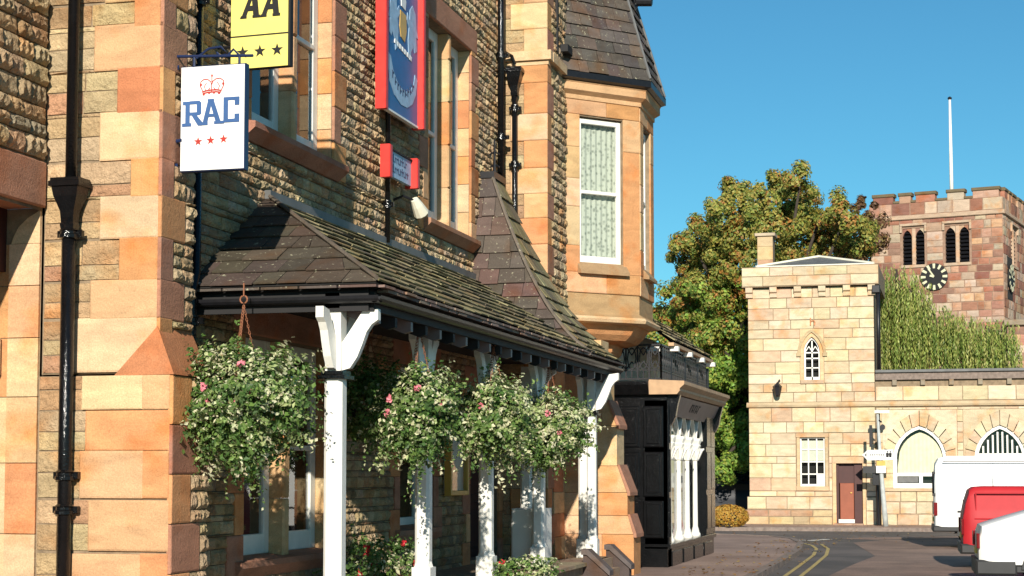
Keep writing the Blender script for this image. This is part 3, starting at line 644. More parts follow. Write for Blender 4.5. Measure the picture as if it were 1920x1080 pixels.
# drain cover by the kerb, and a scatter of fallen leaves
s = thing('drain_cover', (-2.95, 38.2, .005), 'dark iron drain cover in the gutter beside the yellow lines', 'drain cover'); mm = MB(); mm.box(-3.2, -2.98, 38.0, 38.5, -.01, .012, .003); mm.build('frame', 'iron', s)
for k in range(6): mm = MB(); mm.box(-3.18, -3.0, 38.04 + k * .075, 38.08 + k * .075, .012, .02); mm.build('bar', 'bumper', s)
lf = MB()
for i in range(420):
    x, y = (random.uniform(-4.6, -2.9), random.uniform(27, 44)) if i % 2 else (random.uniform(-6.4, 3), random.uniform(43, 54)); leaf(lf, V((x, y, .125 if (x < -3.1 and y < 42) or y > 52 else .03)), V((random.uniform(-.3, .3), random.uniform(-.3, .3), 1)), .08, jit(random.choice([(.36, .2, .06), (.4, .28, .1), (.28, .14, .05)]), .2))
tag(lf.build('fallen_leaves', 'leaf'), 'brown fallen leaves scattered over the road and pavement', 'leaves', kind='stuff')

# ================================================================== VERANDA
ver = thing('veranda', (-6.2, 20, 0), 'long lean-to veranda with mossy stone slates, white bracketed posts and a tall hipped porch roof', 'veranda')
XE, YN, ZE, ZT = -5.1, 14.6, 3.46, 4.62
VPAL = [(.090, .066, .050), (.078, .058, .045), (.105, .076, .056), (.088, .066, .053), (.08, .067, .047)]  # brown hip slates, tones lowered to paint in the hanging sign's shade
MPAL = [(.24, .205, .10), (.19, .165, .085), (.27, .23, .12), (.20, .165, .095), (.16, .135, .09), (.30, .26, .14)]
PPAL = [(.105, .082, .066), (.125, .084, .068), (.10, .08, .066), (.125, .10, .078), (.085, .071, .058), (.13, .083, .071), (.11, .092, .075)]
hipL = lambda t: V((-7, YN + 1.9 * t, ZE + (ZT - ZE) * t)); hipR = lambda t: V((XE - 1.9 * t, YN + 1.9 * t, ZE + (ZT - ZE) * t))
mainR = lambda t: V((XE - 1.9 * t, 24.6, ZE + (ZT - ZE) * t))
mm = MB(); mm.add([hipL(0), hipR(0), hipR(1)], [(0, 1, 2)]); mm.quad(hipR(0), mainR(0), mainR(1), hipR(1)); mm.quad(hipL(0) + V((0, .02, -.05)), hipR(0) + V((0, 0, -.05)), mainR(0) + V((0, 0, -.05)), mainR(1) + V((0, 0, -.05)), hipR(1) + V((0, 0, -.05)))
vroof = mm.build('lean_to_roof', 'deck', ver)
slates(vroof, hipL, hipR, 8, .32, VPAL, .014); slates(vroof, hipR, mainR, 11, .34, MPAL, .015)
mm = MB(); mm.tube([hipR(t / 10) + V((0, 0, .05)) for t in range(11)], .022, 6); mm.build('hip_ridge', 'slate', vroof).color = (.14, .115, .09, 1)
mm = MB(); mm.box(-7.02, -6.9, 16.4, 24.9, ZT - .03, ZT + .06); mm.box(-7.0, -6.85, 14.4, 16.4, 3.5, 3.52)
mm.build('flashing', 'lead', vroof)
EPAL = [(.26, .19, .15), (.22, .15, .12), (.30, .22, .17), (.18, .13, .11)]
# eaves: doubled slate edge, boarding, black gutter
for k in range(28):
    y0 = YN + .02 + k * .325; mm = MB(); mm.box(XE - .14, XE + .06 + random.uniform(-.012, .012), y0, y0 + .305, ZE - .035, ZE - .012); o = mm.build('eaves_slate', 'slate', vroof); o.color = (*pick(EPAL), 1); mm = MB(); y0 += .16; mm.box(XE - .14, XE + .045 + random.uniform(-.012, .012), y0, y0 + .30, ZE - .068, ZE - .04); o = mm.build('eaves_slate', 'slate', vroof); o.color = (*pick(EPAL), 1)
for k in range(5):
    x0 = -7 + .03 + k * .38; mm = MB(); mm.box(x0, x0 + .36, YN - .05, YN + .14, ZE - .035, ZE - .012); o = mm.build('eaves_slate', 'slate', vroof); o.color = (*pick(PPAL), 1)
mm = MB(); mm.box(XE - .1, XE - .06, YN + .1, 26.15, 3.22, 3.42); mm.box(-7, XE - .1, YN + .06, YN + .1, 3.22, 3.42); mm.build('fascia_board', 'blackmatt', ver)
def gutter(a, b, nrm):
    mm = MB(); n = 7; d = (b - a); pr = [(.065 * cos(t), .065 * sin(t)) for t in [pi + pi * k / n for k in range(n + 1)]]
    for (x0, z0), (x1, z1) in zip(pr[:-1], pr[1:]):
        mm.quad(a + nrm * x0 + V((0, 0, z0)), a + nrm * x1 + V((0, 0, z1)), b + nrm * x1 + V((0, 0, z1)), b + nrm * x0 + V((0, 0, z0)))
    mm.build('gutter', 'iron', ver)
gutter(V((XE - .02, YN - .01, 3.35)), V((XE - .02, 26.15, 3.35)), V((1, 0, 0))); gutter(V((-7, YN + .02, 3.35)), V((XE + .03, YN + .02, 3.35)), V((0, -1, 0)))
for k in range(24):   # rafter feet below the boarding
    y0 = YN + .25 + k * .48; mm = MB(); mm.prism(Fr((XE - .5, y0, 0), (1, 0, 0), (0, -1, 0)), [(0, 3.36), (0, 3.24), (.36, 3.10), (.43, 3.12), (.43, 3.21)], -.07, 0); mm.build('rafter_foot', 'blackmatt' if k % 2 else 'fascia', ver)
mm = MB(); mm.box(-5.63, -5.47, 14.66, 25.6, 3.24, 3.40, .01); mm.box(-7.0, -5.63, 14.67, 14.81, 3.241, 3.399, .01); mm.build('eaves_beam', 'fascia', ver)
# ceiling boards
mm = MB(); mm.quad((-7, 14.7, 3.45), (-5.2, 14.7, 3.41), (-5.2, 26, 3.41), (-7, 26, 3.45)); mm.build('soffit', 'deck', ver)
# porch roof, swept hips
PY_0, PY_1 = 23.55, 26.2
def pp(t, side):
    z = ZE - .02 + 2.78 * (.38 * t + .62 * t ** 2.0); yr = (24.75, 25.35)
    return V((lerp(XE, -6.82, t), lerp(PY_0, yr[0], t) if side < 0 else lerp(PY_1, yr[1], t), z))
def pw(t, side): p = pp(t, side); return V((-7.02, p.y, p.z))
mm = MB(); n = 10
for i in range(n):
    t0, t1 = i / n, (i + 1) / n
    mm.quad(pw(t0, -1), pp(t0, -1), pp(t1, -1), pw(t1, -1)); mm.quad(pp(t0, -1), pp(t0, 1), pp(t1, 1), pp(t1, -1)); mm.quad(pp(t0, 1), pw(t0, 1), pw(t1, 1), pp(t1, 1))
mm.quad(pw(1, -1), pp(1, -1), pp(1, 1), pw(1, 1))
proof = mm.build('porch_roof', 'deck', ver)
slates(proof, lambda t: pw(t, -1), lambda t: pp(t, -1), 13, .30, PPAL, .02); slates(proof, lambda t: pp(t, -1), lambda t: pp(t, 1), 13, .30, MPAL, .02); slates(proof, lambda t: pp(t, 1), lambda t: pw(t, 1), 13, .34, PPAL, .02)
mm = MB(); mm.tube([pp(t / 12, -1) + V((.01, -.01, .05)) for t in range(13)], .026, 6); mm.build('hip_ridge', 'slate', proof).color = (.17, .14, .11, 1)
mm = MB(); mm.box(-7, -6.76, 24.7, 25.4, 6.2, 6.3); mm.tube([(-6.85, 25.05, 6.28), (-6.85, 25.05, 6.85)], [.03, .012], 6)
for zz in (6.42, 6.62): mm.tube([(-6.93, 25.05, zz), (-6.85, 25.05, zz + .04), (-6.77, 25.05, zz)], .014, 5)
mm.build('finial', 'iron', proof)
for k in range(8):
    y0 = PY_0 + .02 + k * .33; mm = MB(); mm.box(XE - .12, XE + .07, y0, y0 + .31, ZE - .06, ZE - .035); o = mm.build('eaves_slate', 'slate', proof); o.color = (*pick(PPAL), 1)
# posts
def bracket(mb, fr, th=.075):
    pts = [(.07, 2.68), (.15, 2.70), (.22, 2.80), (.27, 2.92), (.31, 3.03), (.36, 3.10), (.42, 3.14), (.42, 3.24), (.26, 3.24), (.07, 2.93)]
    mb.prism(fr, [(a, b) for a, b in pts[:8]] + [(.27, 3.22), (.07, 2.93)], -th / 2, th / 2)
def post(x, y, wd=.2, fl=.45, dirs='xyY', shaft='white'):
    h = wd / 2; mm = MB(); oc = h * .62
    mm.prism(Fr((x, y, 0), (1, 0, 0), (0, 0, 1), (0, 1, 0)), [(-h, -oc), (-oc, -h), (oc, -h), (h, -oc), (h, oc), (oc, h), (-oc, h), (-h, oc)], .78, 2.6)
    po = mm.build('post', shaft, ver)
    mm = MB(); mm.box(x - h - .025, x + h + .025, y - h - .025, y + h + .025, fl, .74, .012); mm.lathe((x, y, 0), [(h * 1.38, .74), (h * 1.2, .78), (h * 1.1, .80)], 8); mm.build('post_base', 'white', po)
    mm = MB(); mm.box(x - h - .045, x + h + .045, y - h - .045, y + h + .045, 2.60, 2.635, .006); mm.box(x - h - .02, x + h + .02, y - h - .02, y + h + .02, 2.635, 2.675, .006); mm.build('collar', 'black', po)
    mm = MB(); mm.box(x - h + .012, x + h - .012, y - h + .012, y + h - .012, 2.676, 3.238); mm.build('post_head', 'white', po)
    D_ = {'x': ((1, 0, 0), (0, -1, 0)), 'y': ((0, -1, 0), (-1, 0, 0)), 'Y': ((0, 1, 0), (1, 0, 0)), 'X': ((-1, 0, 0), (0, 1, 0))}
    for d in dirs: mm = MB(); bracket(mm, Fr((x, y, 0), *D_[d])); mm.build('bracket', 'white', po)
    return po
XP = -5.55
for y in (14.76, 17.44, 19.93, 22.59): post(XP, y, .175 if y < 15 else .16, dirs='xyY' if y < 15 else 'yY')
post(XP, 25.49, .16)
post(XP - .38, 23.45, .17, dirs='x'); post(XP + .16, 25.3, .14, dirs='xY')
mm = MB(); mm.box(XP - .42, XP + .0, 22.7, 23.34, .5, 1.25, .02); mm.build('porch_panel', 'white', ver)
# terrace floor with kerb, steps and sloping copings
mm = MB(); mm.box(-7, -5.28, 14.4, 26, -.1, .40); mm.build('terrace_core', 'mortar', ver)
for k in range(13):
    y0 = 14.36 + k * .9; mm = MB(); mm.box(-5.75, -5.22, y0, y0 + .89, .40, .45, .01); o = mm.build('terrace_edge_stone', 'stone', ver); o.color = (*jit((.33, .24, .16)), 1)
for k in range(2):
    yy = 24.15 + k * 1.65; mm = MB(); mm.prism(Fr((-5.28, yy, 0), (1, 0, 0), (0, -1, 0)), [(0, 0), (.36, 0), (.36, .28), (.06, .56), (0, .56)], -.2, .0); o = mm.build('step_cheek', 'stone', ver); o.color = (.09, .07, .065, 1)
    mm = MB(); mm.prism(Fr((-5.28, yy - .04, 0), (1, 0, 0), (0, -1, 0)), [(-.02, .562), (.06, .562), (.40, .265), (.40, .34), (.08, .64), (-.02, .64)], -.28, .0); o = mm.build('step_coping', 'stone', ver); o.color = (.13, .11, .105, 1)
for k in range(3): mm = MB(); mm.box(-5.28, -4.95 - k * .11, 24.36, 25.78, k * .15, .15 + k * .15, .008); o = mm.build('step', 'stone', ver); o.color = (.36, .26, .18, 1)

# ================================================================== DRAINPIPES
def pipe(name_label, pts, r, mat='black', hopper=None, collars=()):
    t = thing('drainpipe', tuple(V(pts[-1])), name_label, 'drainpipe', 'cast iron drainpipes on the hotel walls')
    mm = MB(); mm.tube(pts, r, 12); mm.build('pipe', mat, t, True)
    for i, c in enumerate(collars):
        mm = MB(); p = V(c); mm.lathe(p, [(r, -.05), (r * 1.5, -.045), (r * 1.5, -.02), (r * 1.22, -.01), (r * 1.22, .02), (r * 1.45, .03), (r * 1.45, .05), (r, .055)], 12); mm.box(p.x - r * 2.2, p.x + r * 2.2, p.y + r * .2, p.y + r * 1.1, p.z - .03, p.z + .03); mm.build('collar', mat, t)
    if hopper:
        mm = MB(); h, s = V(hopper), r * 2.7
        def lv(z, k): return [V((h.x - s * k, h.y - s * k * .8, h.z + z)), V((h.x + s * k, h.y - s * k * .8, h.z + z)), V((h.x + s * k, h.y + s * k * .8, h.z + z)), V((h.x - s * k, h.y + s * k * .8, h.z + z))]
        prof = [(-.42, .45), (-.38, .5), (-.36, .44), (-.26, .5), (-.13, .85), (-.05, .95), (-.045, 1.12), (.0, 1.12), (.005, 1.02), (.03, 1.02)]
        for (z0, k0), (z1, k1) in zip(prof[:-1], prof[1:]):
            a, b = lv(z0, k0), lv(z1, k1)
            for j in range(4): mm.quad(a[j], a[(j + 1) % 4], b[(j + 1) % 4], b[j])
        mm.add(lv(.03, 1.02), [(0, 1, 2, 3)]); mm.build('hopper_head', mat, t)
    return t
x1, y1 = -7.62, 13.55
pipe('thick glossy black drainpipe with hopper head on the sunlit pier at far left', [(x1 + .02, y1, 11), (x1 + .01, y1, 4.3)], .05, hopper=(x1 + .005, y1, 4.32), collars=[(x1 + .01, y1, 7.2)])
lower = MB(); d1 = [o for o in COL.objects if o.name.startswith('drainpipe')][-1]
lower.tube([(x1, y1, 4.0), (x1, y1, 0)], .062, 12); lower.build('pipe', 'black', d1, True)
for zz in (3.86, 1.72, 1.42): mm = MB(); mm.lathe((x1, y1, zz), [(.062, -.05), (.088, -.04), (.088, -.01), (.074, 0), (.074, .02), (.086, .03), (.062, .05)], 12); mm.box(x1 - .12, x1 + .12, y1 + .01, y1 + .06, zz - .03, zz + .03); mm.build('collar', 'black', d1)
pipe('black drainpipe in the shaded corner behind the three-star white sign', [(-6.9, 14.62, 11), (-6.9, 14.62, 3.62), (-6.88, 14.52, 3.5), (-6.88, 14.5, 3.3), (-6.88, 14.5, .3)], .05, 'black', collars=[(-6.9, 14.62, 6.2), (-6.88, 14.5, 3.15), (-6.88, 14.5, 1.2)])
pipe('thin black drainpipe on the rubble wall behind the blue hanging sign', [(-6.9, 20.15, 11), (-6.9, 20.15, 4.62)], .034, 'black', collars=[(-6.9, 20.15, 5.1)])
pipe('tall black drainpipe beside the cream quoins above the porch roof', [(-6.9, 25.62, 11), (-6.9, 25.62, 6.3)], .055, 'black', collars=[(-6.9, 25.62, 8.3), (-6.9, 25.62, 7.0)])
pipe('short black drainpipe with small hopper head on the cream quoin pier', [(-6.74, 25.86, 8.02), (-6.74, 25.86, 3.9)], .045, 'black', hopper=(-6.74, 25.86, 8.12), collars=[(-6.74, 25.86, 7.5), (-6.74, 25.86, 6.6), (-6.74, 25.86, 5.6)])
mm = MB(); mm.tube([(-6.9, 25.62, 8.3), (-6.85, 25.7, 8.36), (-6.78, 25.82, 8.33), (-6.74, 25.86, 8.2)], .03, 8); mm.build('swan_neck', 'black', [o for o in COL.objects if o.name.startswith('drainpipe')][-1])

# ================================================================== SIGNS
def star(mb, fr, cx, cy, r, c0, c1, inner=.40):
    mb.prism(fr, [(cx + (r if k % 2 == 0 else r * inner) * cos(pi / 2 + k * pi / 5), cy + (r if k % 2 == 0 else r * inner) * sin(pi / 2 + k * pi / 5)) for k in range(10)], c0, c1)
# white three star sign
s = thing('hanging_sign', (-6.43, 13.95, 4.4), 'white box sign with crown, blue RAC letters and three red stars on a bracket', 'sign')
fr = Fr((-6.75, 13.95, 4.44), (1, 0, 0), (0, -1, 0)); SW, SH = .63, .96
mm = MB(); mm.fbox(fr, 0, SW, 0, SH, -.08, 0, .006); mm.build('casing', 'blue', s)
mm = MB(); mm.fbox(fr, .008, SW - .008, .01, SH - .01, -.005, .004); face = mm.build('face', 'signwhite', s)
def S(x, y): return ((x - 83) / 508 * SW, (1030 - y) / 840 * SH)      # sign artwork laid out on the face
mm = MB(); e0, e1 = .0035, .008
lk = [0]
def bars(rects):
    for x0, y0, x1, y1 in rects: lk[0] += 1; a, b = S(x0, y1), S(x1, y0); mm.prism(fr, [a, (b[0], a[1]), b, (a[0], b[1])], e0, e1 + lk[0] * .0002)
def poly(*p): lk[0] += 1; mm.prism(fr, [S(*q) for q in p][::-1], e0, e1 + lk[0] * .0002)
bars([(105, 472, 160, 500), (125, 500, 160, 645), (100, 645, 172, 672), (160, 470, 235, 497), (160, 560, 232, 585)])
poly((235, 470), (250, 485), (250, 575), (235, 585), (215, 560), (215, 495)); poly((175, 585), (215, 585), (262, 645), (255, 670), (225, 668))
poly((262, 650), (305, 465), (345, 465), (330, 500), (300, 645)); poly((305, 465), (345, 465), (405, 650), (365, 650), (322, 500))
bars([(243, 645, 302, 668), (352, 640, 410, 662), (295, 580, 370, 604), (300, 462, 350, 478)])
bars([(425, 455, 460, 645), (425, 455, 548, 480), (512, 480, 548, 520), (425, 628, 548, 655), (512, 590, 548, 628), (400, 640, 430, 662)])
mm.build('lettering', 'racblue', face)
for cx, cy in ((228, 795), (326, 790), (427, 785)): mm = MB(); a = S(cx, cy); star(mm, fr, a[0], a[1], .043, e0, e1); mm.build('star', 'racred', face)
mm = MB()
def st(pts, w_): mm.stroke(fr, [S(*p) for p in pts], w_, e0, e1)
st([(262, 415), (255, 385), (240, 355), (245, 320), (270, 302), (300, 306), (322, 325), (330, 350), (330, 405)], .008); st([(400, 412), (410, 385), (425, 355), (422, 320), (395, 300), (362, 304), (338, 322), (330, 350)], .008)
st([(262, 400), (300, 392), (365, 390), (402, 398)], .012); st([(265, 415), (300, 408), (365, 406), (400, 413)], .012); st([(331, 325), (331, 262)], .008); st([(322, 278), (340, 278)], .008)
st([(285, 398), (272, 360), (290, 330)], .006); st([(378, 396), (392, 360), (372, 330)], .006); st([(300, 396), (318, 370)], .007); st([(362, 396), (345, 370)], .007)
for p in ((268, 422), (310, 412), (348, 412), (388, 418), (245, 345), (420, 345)): a = S(*p); mm.prism(fr, [(a[0] + .012 * cos(k), a[1] + .012 * sin(k)) for k in [2 * pi * j / 8 for j in range(8)]], e0, e1)
mm.build('crown', 'racred', face)
mm = MB(); mm.tube([(-6.82, 13.95, 4.42), (-6.82, 13.95, 5.50)], .02, 8); mm.tube([(-6.84, 13.95, 5.50), (-6.05, 13.95, 5.46)], .014, 8)
mm.tube([(-6.82, 13.95, 4.72), (-6.73, 13.95, 4.73)], .016, 6); mm.tube([(-6.6, 13.95, 5.47), (-6.48, 13.95, 5.55), (-6.36, 13.95, 5.56), (-6.3, 13.95, 5.5), (-6.36, 13.95, 5.47), (-6.4, 13.95, 5.51)], .011, 6); mm.tube([(-6.3, 13.95, 5.47), (-6.24, 13.95, 5.53), (-6.18, 13.95, 5.47)], .011, 6)
for x in (-6.62, -6.18): mm.tube([(x, 13.95, 5.39), (x, 13.95, 5.48)], .012, 6)
for z_ in (4.5, 5.4): mm.tube([(-6.83, 13.95, z_), (-6.79, 13.98, z_)], .03, 8)
mm.build('bracket', 'blue', s)
# yellow sign
s = thing('hanging_sign', (-6.5, 15.2, 5.6), 'yellow rectangular sign with black AA letters above three black stars', 'sign')
ua = radians(-3.5); fr = Fr((-6.83, 15.2, 5.66), (cos(ua), sin(ua), 0), (sin(ua), -cos(ua), 0)); SW = .64; SH = 1.15
mm = MB(); mm.fbox(fr, 0, SW, 0, SH, -.07, 0, .004); mm.build('casing', 'blackmatt', s)
mm = MB(); mm.fbox(fr, .006, SW - .022, .006, SH - .01, -.004, .004); face = mm.build('face', 'yellow', s)
mm = MB(); mm.prism(fr, [(.006, .318), (SW - .022, .318), (SW - .022, .332), (.006, .332)], e0, e1)
mm.build('dividing_line', 'blackmatt', face)
for k in range(3): mm = MB(); star(mm, fr, .135 + k * .185, .165, .065, e0, e1); mm.build('star', 'blackmatt', face)
for k in range(2):
    x0 = .115 + k * .215; mm = MB()
    for p in ([(0, .50), (.05, .50), (.16, .80), (.125, .80)], [(.105, .80), (.165, .80), (.195, .50), (.135, .50)], [(.07, .57), (.15, .57), (.15, .62), (.08, .62)], [(-.01, .50), (.06, .50), (.06, .525), (.0, .525)], [(.125, .50), (.205, .50), (.205, .525), (.125, .525)]): lk[0] += 1; mm.prism(fr, [(x0 + a, b) for a, b in p], e0, e1 + lk[0] * .0002)
    mm.build('letter', 'blackmatt', face)
mm = MB(); mm.tube([(-7, 15.24, 6.9), (-6.15, 15.22, 6.9)], .018, 6); mm.tube([(-6.6, 15.23, 6.9), (-6.6, 15.23, 6.8)], .012, 6); mm.tube([(-7, 15.24, 5.9), (-6.83, 15.24, 5.9)], .015, 6); mm.tube([(-6.3, 15.22, 6.9), (-6.3, 15.2, 6.8)], .012, 6); mm.build('bracket', 'iron', s)
# blue pictorial sign fixed along the wall between red stiles
s = thing('pictorial_sign', (-6.8, 20.6, 6.2), 'tall blue sign with pale supporters and scroll between bright red stiles', 'sign')
FS = Fr((-6.78, 0, 0), (0, 1, 0), (1, 0, 0)); y0, y1, zb, zt = 19.72, 20.98, 6.24, 8.9
mm = MB(); mm.fbox(FS, y0, y1, zb, zt, -.05, .0); bd = mm.build('board', 'signblue', s)
mm = MB(); mm.fbox(FS, y0 - .09, y0, zb - .03, zt, -.11, .03, .008); mm.build('stile', 'signred', s)
mm = MB(); mm.fbox(FS, y1, y1 + .09, zb - .03, zt, -.08, .085, .01); mm.build('stile', 'signred', s)
mm = MB(); mm.fbox(FS, y0, y1, zb - .02, zb + .005, -.05, .012); mm.build('edge_strip', 'signwhite', s)
W_ = y1 - y0
def Q(u, v): return (y0 + u * W_, zb + v)
mm = MB()
def blob(pts, c1=.007): mm.prism(FS, [Q(*p) for p in pts], .001, c1)
# two pale rampant supporters, left and right
lef = [(.07, .98), (.14, .94), (.18, 1.02), (.26, .92), (.27, .80), (.34, .86), (.36, 1.05), (.33, 1.22), (.40, 1.30), (.38, 1.40), (.31, 1.32), (.30, 1.46), (.22, 1.54), (.12, 1.46), (.09, 1.28), (.03, 1.16), (.10, 1.16)]
blob(lef); blob([(1.03 - a, b) for a, b in lef][::-1])
# scroll with upturned ends
sc = [(.03, .55), (.10, .36), (.25, .22), (.45, .15), (.65, .16), (.82, .25), (.93, .40), (.98, .60)]; up_ = [(.90, .66), (.86, .52), (.76, .42), (.62, .36), (.46, .36), (.32, .42), (.2, .53), (.13, .68), (.02, .72)]
blob(sc + up_)
mm.build('supporters_and_scroll', 'paleblue', bd)
mm = MB()
blob([(.44, 1.02), (.56, .98), (.62, 1.14), (.60, 1.34), (.42, 1.36), (.40, 1.14)], .009); mm.build('shield', 'gold', bd)
mm = MB(); blob([(.45, 1.42), (.58, 1.40), (.60, 1.52), (.52, 1.62), (.44, 1.53)], .009); mm.build('crest', 'signwhite', bd); mm = MB()
for k in range(7): blob([(.24 + k * .08, .88 - k * .012), (.30 + k * .08, .87 - k * .012), (.31 + k * .08, .93 - k * .012), (.25 + k * .08, .94 - k * .012)], .009)
mm.build('motto_marks', 'signwhite', bd); mm = MB()
for rr, (vv, nn) in enumerate(((1.72, 4), (1.95, 5))):
    for k in range(nn):
        a = .30 + k * .13
        for p in ([(a, vv), (a + .025, vv), (a + .025, vv + .15), (a, vv + .15)], [(a + .03, vv + .12), (a + .10, vv + .12), (a + .10, vv + .15), (a + .03, vv + .15)], [(a + .07, vv), (a + .10, vv), (a + .10, vv + .11), (a + .07, vv + .11)], [(a + .03, vv), (a + .065, vv), (a + .065, vv + .03), (a + .03, vv + .03)]): blob(p)
mm.build('headline_lettering', 'signwhite', bd)
mm = MB()
for k in range(9):
    t = k / 8; a = .17 + t * .64; b = .30 + .42 * (t - .5) ** 2 * 1.4 - .03
    blob([(a, b), (a + .018, b), (a + .018, b + .10), (a, b + .10)], .010); blob([(a + .02, b + (.03 if k % 2 else .06)), (a + .05, b + (.03 if k % 2 else .06)), (a + .05, b + (.055 if k % 2 else .085)), (a + .02, b + (.055 if k % 2 else .085))], .010)
mm.build('scroll_lettering', 'blue', bd)
mm = MB()
for z_ in (6.4, 7.6, 8.6): mm.tube([(-6.84, 19.9, z_), (-7, 19.9, z_)], .015, 6); mm.tube([(-6.84, 20.8, z_), (-7, 20.8, z_)], .015, 6)
mm.build('fixing', 'iron', s)
# small plaque below it
s = thing('small_plaque', (-6.8, 20.5, 5.5), 'small pale plaque with two lines of lettering between short red stiles', 'sign')
y0, y1, zb, zt = 19.9, 20.72, 5.42, 5.74; W_ = y1 - y0
mm = MB(); mm.fbox(FS, y0, y1, zb, zt, -.05, 0); bd = mm.build('board', 'paleblue', s)
mm = MB(); mm.fbox(FS, y0 - .1, y0, zb - .03, zt + .06, -.1, .03, .008); mm.build('stile', 'signred', s); mm = MB(); mm.fbox(FS, y1, y1 + .09, zb - .03, zt + .04, -.08, .09, .01); mm.build('stile', 'signred', s)
mm = MB(); mm.fbox(FS, y0, y1, zt, zt + .02, -.05, .02); mm.build('cap_strip', 'blackmatt', s)
mm = MB()
for row, (vv, nn) in enumerate(((.19, 8), (.06, 9))):
    for k in range(nn):
        a = .12 + k * .085; hh = .08 + (.02 if k in (0, 5) else 0); blob([(a, vv), (a + .02, vv), (a + .02, vv + hh), (a, vv + hh)], .004)
        blob([(a + .025, vv + (.05 if k % 3 else .0)), (a + .06, vv + (.05 if k % 3 else .0)), (a + .06, vv + (.065 if k % 3 else .015)), (a + .025, vv + (.065 if k % 3 else .015))], .004)
mm.build('lettering', 'blue', bd)
mm = MB(); mm.tube([(-6.84, 20.2, 5.6), (-7, 20.2, 5.6)], .015, 6); mm.tube([(-6.84, 20.55, 5.6), (-7, 20.55, 5.6)], .015, 6); mm.build('fixing', 'iron', s)
# spotlight under the plaque
s = thing('spotlight', (-6.8, 21.0, 5.0), 'small pale floodlight on an arm under the red-ended plaque', 'lamp')
mm = MB(); mm.tube([(-7, 20.6, 5.22), (-6.85, 20.62, 5.28), (-6.72, 20.7, 5.22)], .018, 6); mm.build('arm', 'iron', s)
mm = MB(); mm.tube([(-6.72, 20.68, 5.24), (-6.70, 20.75, 5.17), (-6.68, 20.85, 5.08)], [.05, .075, .10], 10); mm.build('lamp_head', 'offwhite', s)
# menu case on the shaded wall
s = thing('menu_case', (-6.95, 23.2, 1.4), 'gold framed glazed notice case on the shaded wall by the door', 'notice case')
mm = MB(); a0, a1, b0, b1 = 22.75, 23.65, 1.42, 2.35
for q in ((a0, a0 + .07, b0, b1), (a1 - .07, a1, b0, b1), (a0 + .07, a1 - .07, b0, b0 + .07), (a0 + .07, a1 - .07, b1 - .07, b1)): mm.fbox(FW_, *q, .06, .16, .008)
mm.build('frame', 'gold', s); mm = MB(); mm.fbox(FW_, a0 + .03, a1 - .03, b0 + .03, b1 - .03, .04, .09); mm.build('backing', 'signwhite', s)
mm = MB(); mm.quad(FW_(a0 + .07, b0 + .07, .13), FW_(a1 - .07, b0 + .07, .13), FW_(a1 - .07, b1 - .07, .13), FW_(a0 + .07, b1 - .07, .13)); mm.build('pane', 'glass', s)

# ================================================================== HANGING BASKETS AND TUBS
GP = [(.08, .16, .035), (.11, .20, .045), (.06, .12, .03), (.15, .24, .055), (.13, .18, .06)]
VP = [(.60, .60, .36), (.40, .46, .20), (.66, .64, .42), (.24, .33, .10)]
def foliage(mb, c, rx, rz, n, size, pale=.3, drop=.3, lobes=9, core=.55):
    """a full leafy ball of uneven radius with patches of different plants, plus sprigs and a few short trails"""
    sd = V((random.random() * 50, 0, 0)); cnt = 0
    def rad(d): return (.78 + .38 * noise.noise(d * 1.7 + sd) + .16 * noise.noise(d * 4.5 + sd))
    def vary(d): return random.random() < pale * (1.7 if noise.noise(d * 2.2 + sd * 2) > 0 else .4) * (1.25 if d.z > 0 else .8)
    for i in range(int(n * .62)):
        d = rdir(); pal = VP if vary(d) else GP; r = rad(d) * random.uniform(.55, 1.0) ** .6
        p = c + V((d.x * rx, d.y * rx, d.z * rz)) * r; leaf(mb, p, d + V((0, -.25, .35)) + rdir() * .8, size * random.uniform(.6, 1.3), jit(random.choice(pal), .28))
    while cnt < n * .38:
        d = rdir(); L = rad(d) * random.uniform(.95, 1.32); sag = random.uniform(.02, .16) * rz; tip = V((d.x * rx, d.y * rx, d.z * rz)) * L; pal = VP if vary(d) else GP; tone = random.choice(pal); m_ = random.randint(9, 18)
        for j in range(m_):
            t = .6 + .4 * (j + random.random()) / m_; p = c + tip * t + V((0, 0, -sag * t * t)) + rdir() * size * random.uniform(.1, .8); leaf(mb, p, d * .8 + V((0, -.25, .35)) + rdir() * .9, size * random.uniform(.6, 1.3), jit(tone, .25)); cnt += 1
        if d.z < .2 and random.random() < .10:
            L2 = random.uniform(.08, drop); sx = random.uniform(-.3, .3); q0 = c + tip + V((0, 0, -sag))
            for j in range(int(L2 / .026)):
                z_ = j * .026; q = q0 + V((d.x * .12 * min(1, z_ * 4) + sx * z_, d.y * .12 * min(1, z_ * 4), -z_)) + rdir() * .018; leaf(mb, q, rdir() + V((0, -.5, 0)), size * .75, jit(random.choice(VP + GP), .2)); cnt += 1
